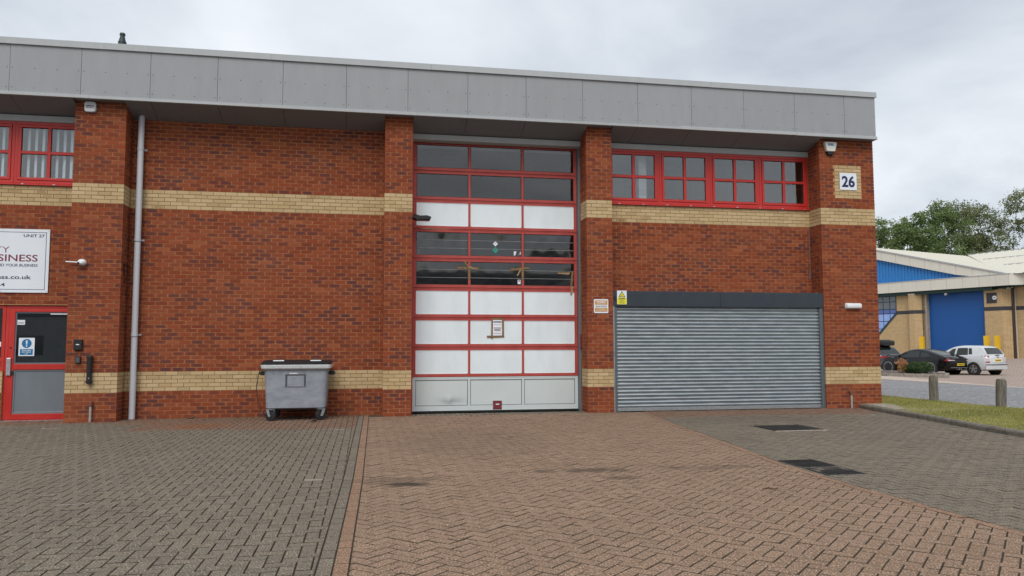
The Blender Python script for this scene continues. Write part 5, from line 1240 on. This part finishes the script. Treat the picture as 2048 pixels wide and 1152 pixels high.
            N2 = 30; m = MB()
            for rA, rB in ((ri*1.02, ri*.93),):
                vs = [(rA*math.cos(2*math.pi*k/N2), sg*.009, rA*math.sin(2*math.pi*k/N2)) for k in range(N2)]+[(rB*math.cos(2*math.pi*k/N2), sg*.011, rB*math.sin(2*math.pi*k/N2)) for k in range(N2)]
                m.add(vs, [(k, (k+1) % N2, N2+(k+1) % N2, N2+k) for k in range(N2)])
            m.build('rim', sp.get('lip', sp['rim']), wh, fix=False)
            MB().cyl((0, 0, 0), (0, sg*.016, 0), ri*.22, 14).build('hub_cap', sp['rim'], wh)
    def tailx(y, z):                            # rear skin of the lower body at (y, z)
        x = x0
        while x < x0+1.2:
            w_, zs, zb = g('w', x), g('sh', x), g('bot', x); h = zs-zb; t = (z-zb)/h
            hw = w_*float(np.interp(t, [0, .05, .3, .55, .78, .96, 1.0], [.80, .95, 1, 1, .985, .94, .86]))
            if zb-.02 <= z <= zs+.05 and hw >= abs(y): return x
            x += .01
        return x
    return car, g, tailx, x1
def quad_patch(car, g, nm, mat, ys, zs, xoff=.012, nudge=None, n=5):
    """patch wrapped on the rounded tail: follows the tail plan curve"""
    v = []; f = []
    for j in range(2):
        for i in range(n+1): y = ys[0]+(ys[1]-ys[0])*i/n; v.append((nudge(y, zs[j])-xoff, y, zs[j]))
    v += [(x+.03, y, z) for x, y, z in v[:]]
    for i in range(n): f += [(i, i+1, n+2+i, n+1+i), (i, i+2*(n+1), i+1+2*(n+1), i+1), (n+1+i, n+2+i, n+2+i+2*(n+1), n+1+i+2*(n+1))]
    f += [(0, n+1, 3*(n+1), 2*(n+1)), (n, n+2*(n+1), n+3*(n+1), 2*n+1)]
    return MB().add(v, f).build(nm, mat, car)

HD = math.atan2(math.cos(R(-14)), math.sin(R(-14)))          # heading of the parked row
def rear_centre(P, half): return (P[0]+half*math.sin(HD), P[1]-half*math.cos(HD), P[2])
# silver hatchback
SIL = dict(H=1.45, wr=.56, paint='silver_paint', wheel_r=.30, rim_k=.66, rim='rim_silver', wb=2.46, spoke=.045, tab=dict(
    w=[(-.70, .62), (-.64, .74), (-.45, .805), (0, .825), (1.2, .825), (2.4, .82), (2.9, .76), (3.15, .62), (3.26, .42)],
    sh=[(-.70, .86), (-.55, .96), (0, .97), (1.0, .945), (1.9, .925), (2.4, .88), (2.9, .77), (3.26, .60)],
    bot=[(-.70, .34), (-.5, .25), (0, .22), (1, .20), (2.4, .21), (3.0, .24), (3.26, .30)],
    roof=[(-.62, .93), (-.50, 1.16), (-.33, 1.36), (-.1, 1.425), (.4, 1.45), (.9, 1.445), (1.25, 1.37), (1.6, 1.20), (2.05, .93)]),
    windscreen=(1.98, 1.28), rear_window=(-.57, -.36), side_windows=[((1.72, 1.22), (1.08, 1.04), (.12, .86)), ((.98, .94), (.34, .40), (.12, .86)), ((.30, .36), (.12, .20), (.18, .84))])
rl_ = (29.30, 18.36, -.12)
car, g, tx, xb = make_car('parked_car', 'silver five-door hatchback parked in front of the blue door', rear_centre(rl_, .82), HD, SIL)
tail = lambda y, z: tx(y, min(z, .93))+max(0, z-.93)*.5
for s_ in (1, -1): quad_patch(car, g, 'tail_light', 'tail_red', (s_*.775, s_*.60), (.62, .96), .012, tail); quad_patch(car, g, 'reverse_light', 'lamp_clear', (s_*.765, s_*.62), (.76, .84), .018, tail)
bmp = lambda y, z: tx(y*.98, .5)
quad_patch(car, g, 'bumper', 'silver_paint', (-.80, .80), (.30, .57), .05, bmp, n=12); quad_patch(car, g, 'bumper_strip', 'trim_black', (-.80, .80), (.50, .54), .06, bmp, n=12)
quad_patch(car, g, 'plate_frame', 'plastic_white', (-.31, .31), (.645, .815), .014, lambda y, z: tx(.3, .72), n=2); quad_patch(car, g, 'number_plate', 'plate_yellow', (-.26, .26), (.68, .79), .020, lambda y, z: tx(.3, .72), n=2)
quad_patch(car, g, 'plate_print', 'black_ink', (-.20, .20), (.72, .75), .023, lambda y, z: tx(.3, .72), n=2)
quad_patch(car, g, 'badge', 'trim_black', (-.03, .03), (.86, .91), .02, lambda y, z: tx(.1, z), n=2); MB().box(-.66, -.60, -.25, .05, .985, 1.0).build('wiper', 'trim_black', car)
for xh in (.32, 1.12): MB().box(xh, xh+.18, .815, .845, .80, .825).build('door_handle', 'silver_paint', car, bevel=.006)
MB().box(1.60, 1.76, .84, .96, .93, 1.05).build('mirror', 'silver_paint', car, bevel=.03)
# black coupe
COU = dict(H=1.29, wr=.54, paint='black_paint', wheel_r=.335, rim_k=.80, rim='rim_dark', lip='rim_silver', wb=2.475, spoke=.03, tab=dict(
    w=[(-.98, .58), (-.90, .74), (-.6, .86), (0, .905), (.8, .875), (1.6, .87), (2.45, .90), (2.9, .84), (3.2, .68), (3.38, .42)],
    sh=[(-.98, .80), (-.8, .88), (-.3, .90), (.1, .885), (.8, .83), (1.6, .83), (2.2, .86), (2.5, .85), (3.0, .72), (3.38, .50)],
    bot=[(-.98, .38), (-.7, .24), (0, .16), (1, .14), (2.5, .15), (3.1, .17), (3.38, .24)],
    roof=[(-.72, .90), (-.3, 1.02), (.1, 1.14), (.5, 1.235), (.9, 1.285), (1.2, 1.28), (1.5, 1.20), (1.85, 1.05), (2.2, .86)]),
    windscreen=(2.12, 1.42), rear_window=(-.45, .50), side_windows=[((1.80, 1.36), (.72, .78), (.14, .84)), ((.64, .70), (.02, .30), (.16, .74))])
cl_ = (27.62, 19.28, -.12)
car, g, tx, xb = make_car('parked_car', 'black low coupe parked between planted bed and silver hatchback', rear_centre(cl_, .90), HD, COU)
tail = lambda y, z: tx(y, z)
for s_ in (1, -1):
    quad_patch(car, g, 'tail_light', 'tail_red', (s_*.84, s_*.66), (.70, .80), .012, tail); quad_patch(car, g, 'tail_light_bar', 'lamp_clear', (s_*.76, s_*.42), (.715, .755), .018, tail)
    MB().tube([(1.78, s_*.86, .90), (1.72, s_*.97, .93), (1.66, s_*.99, .93)], [.03, .08, .05], 10).build('mirror', 'black_paint', car, smooth=True)
quad_patch(car, g, 'spoiler', 'trim_black', (-.60, .60), (.775, .80), .05, lambda y, z: tx(y, .76), n=8); quad_patch(car, g, 'number_plate', 'plate_yellow', (-.26, .26), (.47, .58), .02, lambda y, z: tx(.26, .52), n=2)
quad_patch(car, g, 'plate_print', 'black_ink', (-.20, .20), (.51, .54), .023, lambda y, z: tx(.26, .52), n=2)
quad_patch(car, g, 'diffuser', 'jamb_grey', (-.66, .66), (.36, .39), .02, lambda y, z: tx(y, .44), n=8)
for yy in (-.08, .08): MB().cyl((-.96, yy, .30), (-.80, yy, .30), .045, 14).build('exhaust', 'alu', car)
# dark estate behind the coupe, mostly hidden by the brick corner
EST = dict(H=1.50, wr=.60, paint='charcoal_paint', wheel_r=.33, rim_k=.68, rim='rim_dark', wb=2.65, spoke=.04, tab=dict(
    w=[(-.92, .68), (-.84, .80), (-.5, .88), (0, .90), (1.4, .90), (2.6, .89), (3.1, .80), (3.4, .62), (3.5, .45)],
    sh=[(-.92, .90), (-.7, 1.01), (0, 1.0), (1.2, .97), (2.1, .95), (2.8, .84), (3.5, .62)], bot=[(-.92, .38), (-.6, .26), (0, .22), (2.6, .20), (3.5, .28)],
    roof=[(-.86, .97), (-.70, 1.18), (-.50, 1.38), (-.2, 1.46), (.5, 1.50), (1.1, 1.48), (1.5, 1.36), (1.9, 1.17), (2.3, .95)]),
    windscreen=(2.22, 1.45), rear_window=(-.82, -.54), side_windows=[((1.95, 1.42), (1.05, 1.05), (.12, .86)), ((.95, .95), (.2, .25), (.12, .86)), ((.12, .16), (-.4, -.2), (.2, .8))])
es_loc = (28.30+.92*math.cos(HD), 23.05+.92*math.sin(HD), -.12)
car, g, tx, xb = make_car('parked_car', 'dark estate car with loaded roof behind the black coupe', es_loc, HD, EST)
tail = lambda y, z: tx(y, z)
for s_ in (1, -1): quad_patch(car, g, 'tail_light', 'tail_red', (s_*.84, s_*.36), (.78, .89), .012, tail)
quad_patch(car, g, 'number_plate', 'plate_yellow', (-.26, .26), (.62, .73), .015, lambda y, z: tx(.26, .66), n=2); quad_patch(car, g, 'badge', 'alu', (-.04, .04), (.80, .87), .018, lambda y, z: tx(.1, z), n=2)
MB().box(-.82, -.76, -.25, .1, 1.03, 1.05).build('wiper', 'trim_black', car)
rb = tag(empty('roof_bag', (es_loc[0], es_loc[1], es_loc[2]+1.46), HD), 'bulging black luggage bag strapped on roof of dark estate car', 'luggage')
MB().loft([[(x, y*s_, z*zk) for y, z in rr(1.10, .26, .09, 4, 0, .14)] for x, s_, zk in ((-.72, .8, .75), (-.64, 1.0, 1.05), (-.2, 1.05, 1.22), (.5, 1.0, 1.15), (.75, .8, .8))]).build('bag', 'black_rubber', rb, smooth=True)
for x in (-.3, .3): MB().box(x-.02, x+.02, -.60, .60, -.02, .33).build('strap', 'trim_black', rb)

# ================================================================== UNIT BEHIND THE VIEWPOINT (mirrored in the glazing)
op = tag(empty('opposite_warehouse', (-2, -46, 0)), 'long grey industrial unit facing the yard, mirrored in door glazing', 'building')
MB().box(-34, 34, -14, 0, -.2, 6.2).build('wall', 'trim_grey', op)
MB().prism([(-35, 6.2), (35, 6.2), (35, 7.6), (-35, 7.6)], -14.5, .5, 'y').build('fascia', 'fascia_grey', op)
MB().prism([(-.6, 7.6), (-7, 9.3), (-14.4, 7.6)], -35, 35, 'x').build('roof', 'roof_cream', op)
for k in range(6):
    x = -29+k*11.4; MB().box(x, x+4.2, .0, .06, -.1, 4.6).build('roller_door', 'door_infill', op); MB().box(x+5.2, x+9.6, .0, .06, 3.6, 5.0).build('window', 'far_glass', op); MB().box(x+5.2, x+7.4, .0, .06, .8, 2.2).build('window', 'far_glass', op)

# ================================================================== TREES
def tree(x, y, h, rad, seed, lb, mat='leaf_green', base=5.0, n=9000, loose=1.0):
    t = tag(empty('tree', (x, y, .2)), lb, 'tree', 'trees behind the far warehouse'); rn = random.Random(seed)
    trunk = [(0, 0, -.3), (rn.gauss(0, .1), rn.gauss(0, .1), h*.2), (rn.gauss(0, .25), rn.gauss(0, .25), h*.45), (rn.gauss(0, .4), rn.gauss(0, .4), h*.72)]
    MB().tube(trunk, [.28, .22, .16, .06], 9).build('trunk', 'bark', t, smooth=True)
    mb = MB(); cz = (h+base)/2; hz = (h-base)/2; lobes = []
    for k in range(9):
        a = rn.uniform(0, 6.28); q_ = rn.uniform(.25, .85); zz = base+(h-base)*rn.uniform(.15, .92); tap_ = 1-.45*max(0, (zz-cz)/hz)
        p = (rad*q_*math.cos(a)*tap_, rad*q_*math.sin(a)*tap_, zz); lobes.append((p, rn.uniform(.34, .55)*rad))
        MB().tube([trunk[1+k % 2], ((trunk[1][0]+p[0])*.5, (trunk[1][1]+p[1])*.5, (trunk[1][2]+p[2])*.55), p], [.10, .06, .02], 6).build('limb', 'bark', t, smooth=True)
    lobes.append(((0, 0, h-.42*rad), .5*rad))
    v, f, a_ = [], [], []
    for i, (p, r_) in enumerate(lobes):
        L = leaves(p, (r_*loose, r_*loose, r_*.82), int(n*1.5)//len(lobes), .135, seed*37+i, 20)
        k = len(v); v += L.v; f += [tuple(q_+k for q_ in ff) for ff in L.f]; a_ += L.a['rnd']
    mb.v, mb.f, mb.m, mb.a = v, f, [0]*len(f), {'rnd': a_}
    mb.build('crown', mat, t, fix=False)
tree(54.6, 60.0, 14.6, 2.9, 1, 'narrow tree nearest the brick building corner, behind blue cladding', 'leaf_green', 4.5, 6000)
tree(57.6, 60.6, 14.6, 3.2, 2, 'bushy green tree, second from the brick building corner', 'leaf_green', 4.5, 8000)
tree(60.4, 58.5, 16.6, 3.9, 3, 'tall dense green tree rising behind middle of far roof', 'leaf_green', 4.8, 11000)
tree(64.6, 58.6, 16.9, 3.7, 4, 'loose airy tree with gaps right of the tall dense one', 'leaf_olive', 6.5, 5000, 1.2)
tree(66.8, 61.0, 13.8, 3.6, 5, 'lower dark tree in gap between the airy tree and rightmost tree', 'leaf_olive', 4.0, 9000)
tree(70.6, 57.2, 18.2, 4.0, 6, 'tallest tree at the right edge above the far roof', 'leaf_olive', 5.0, 7000, 1.12)
tree(62.6, 61.5, 13.2, 3.6, 8, 'low bushy tree filling the space below the two tall ones', 'leaf_green', 4.0, 9000)
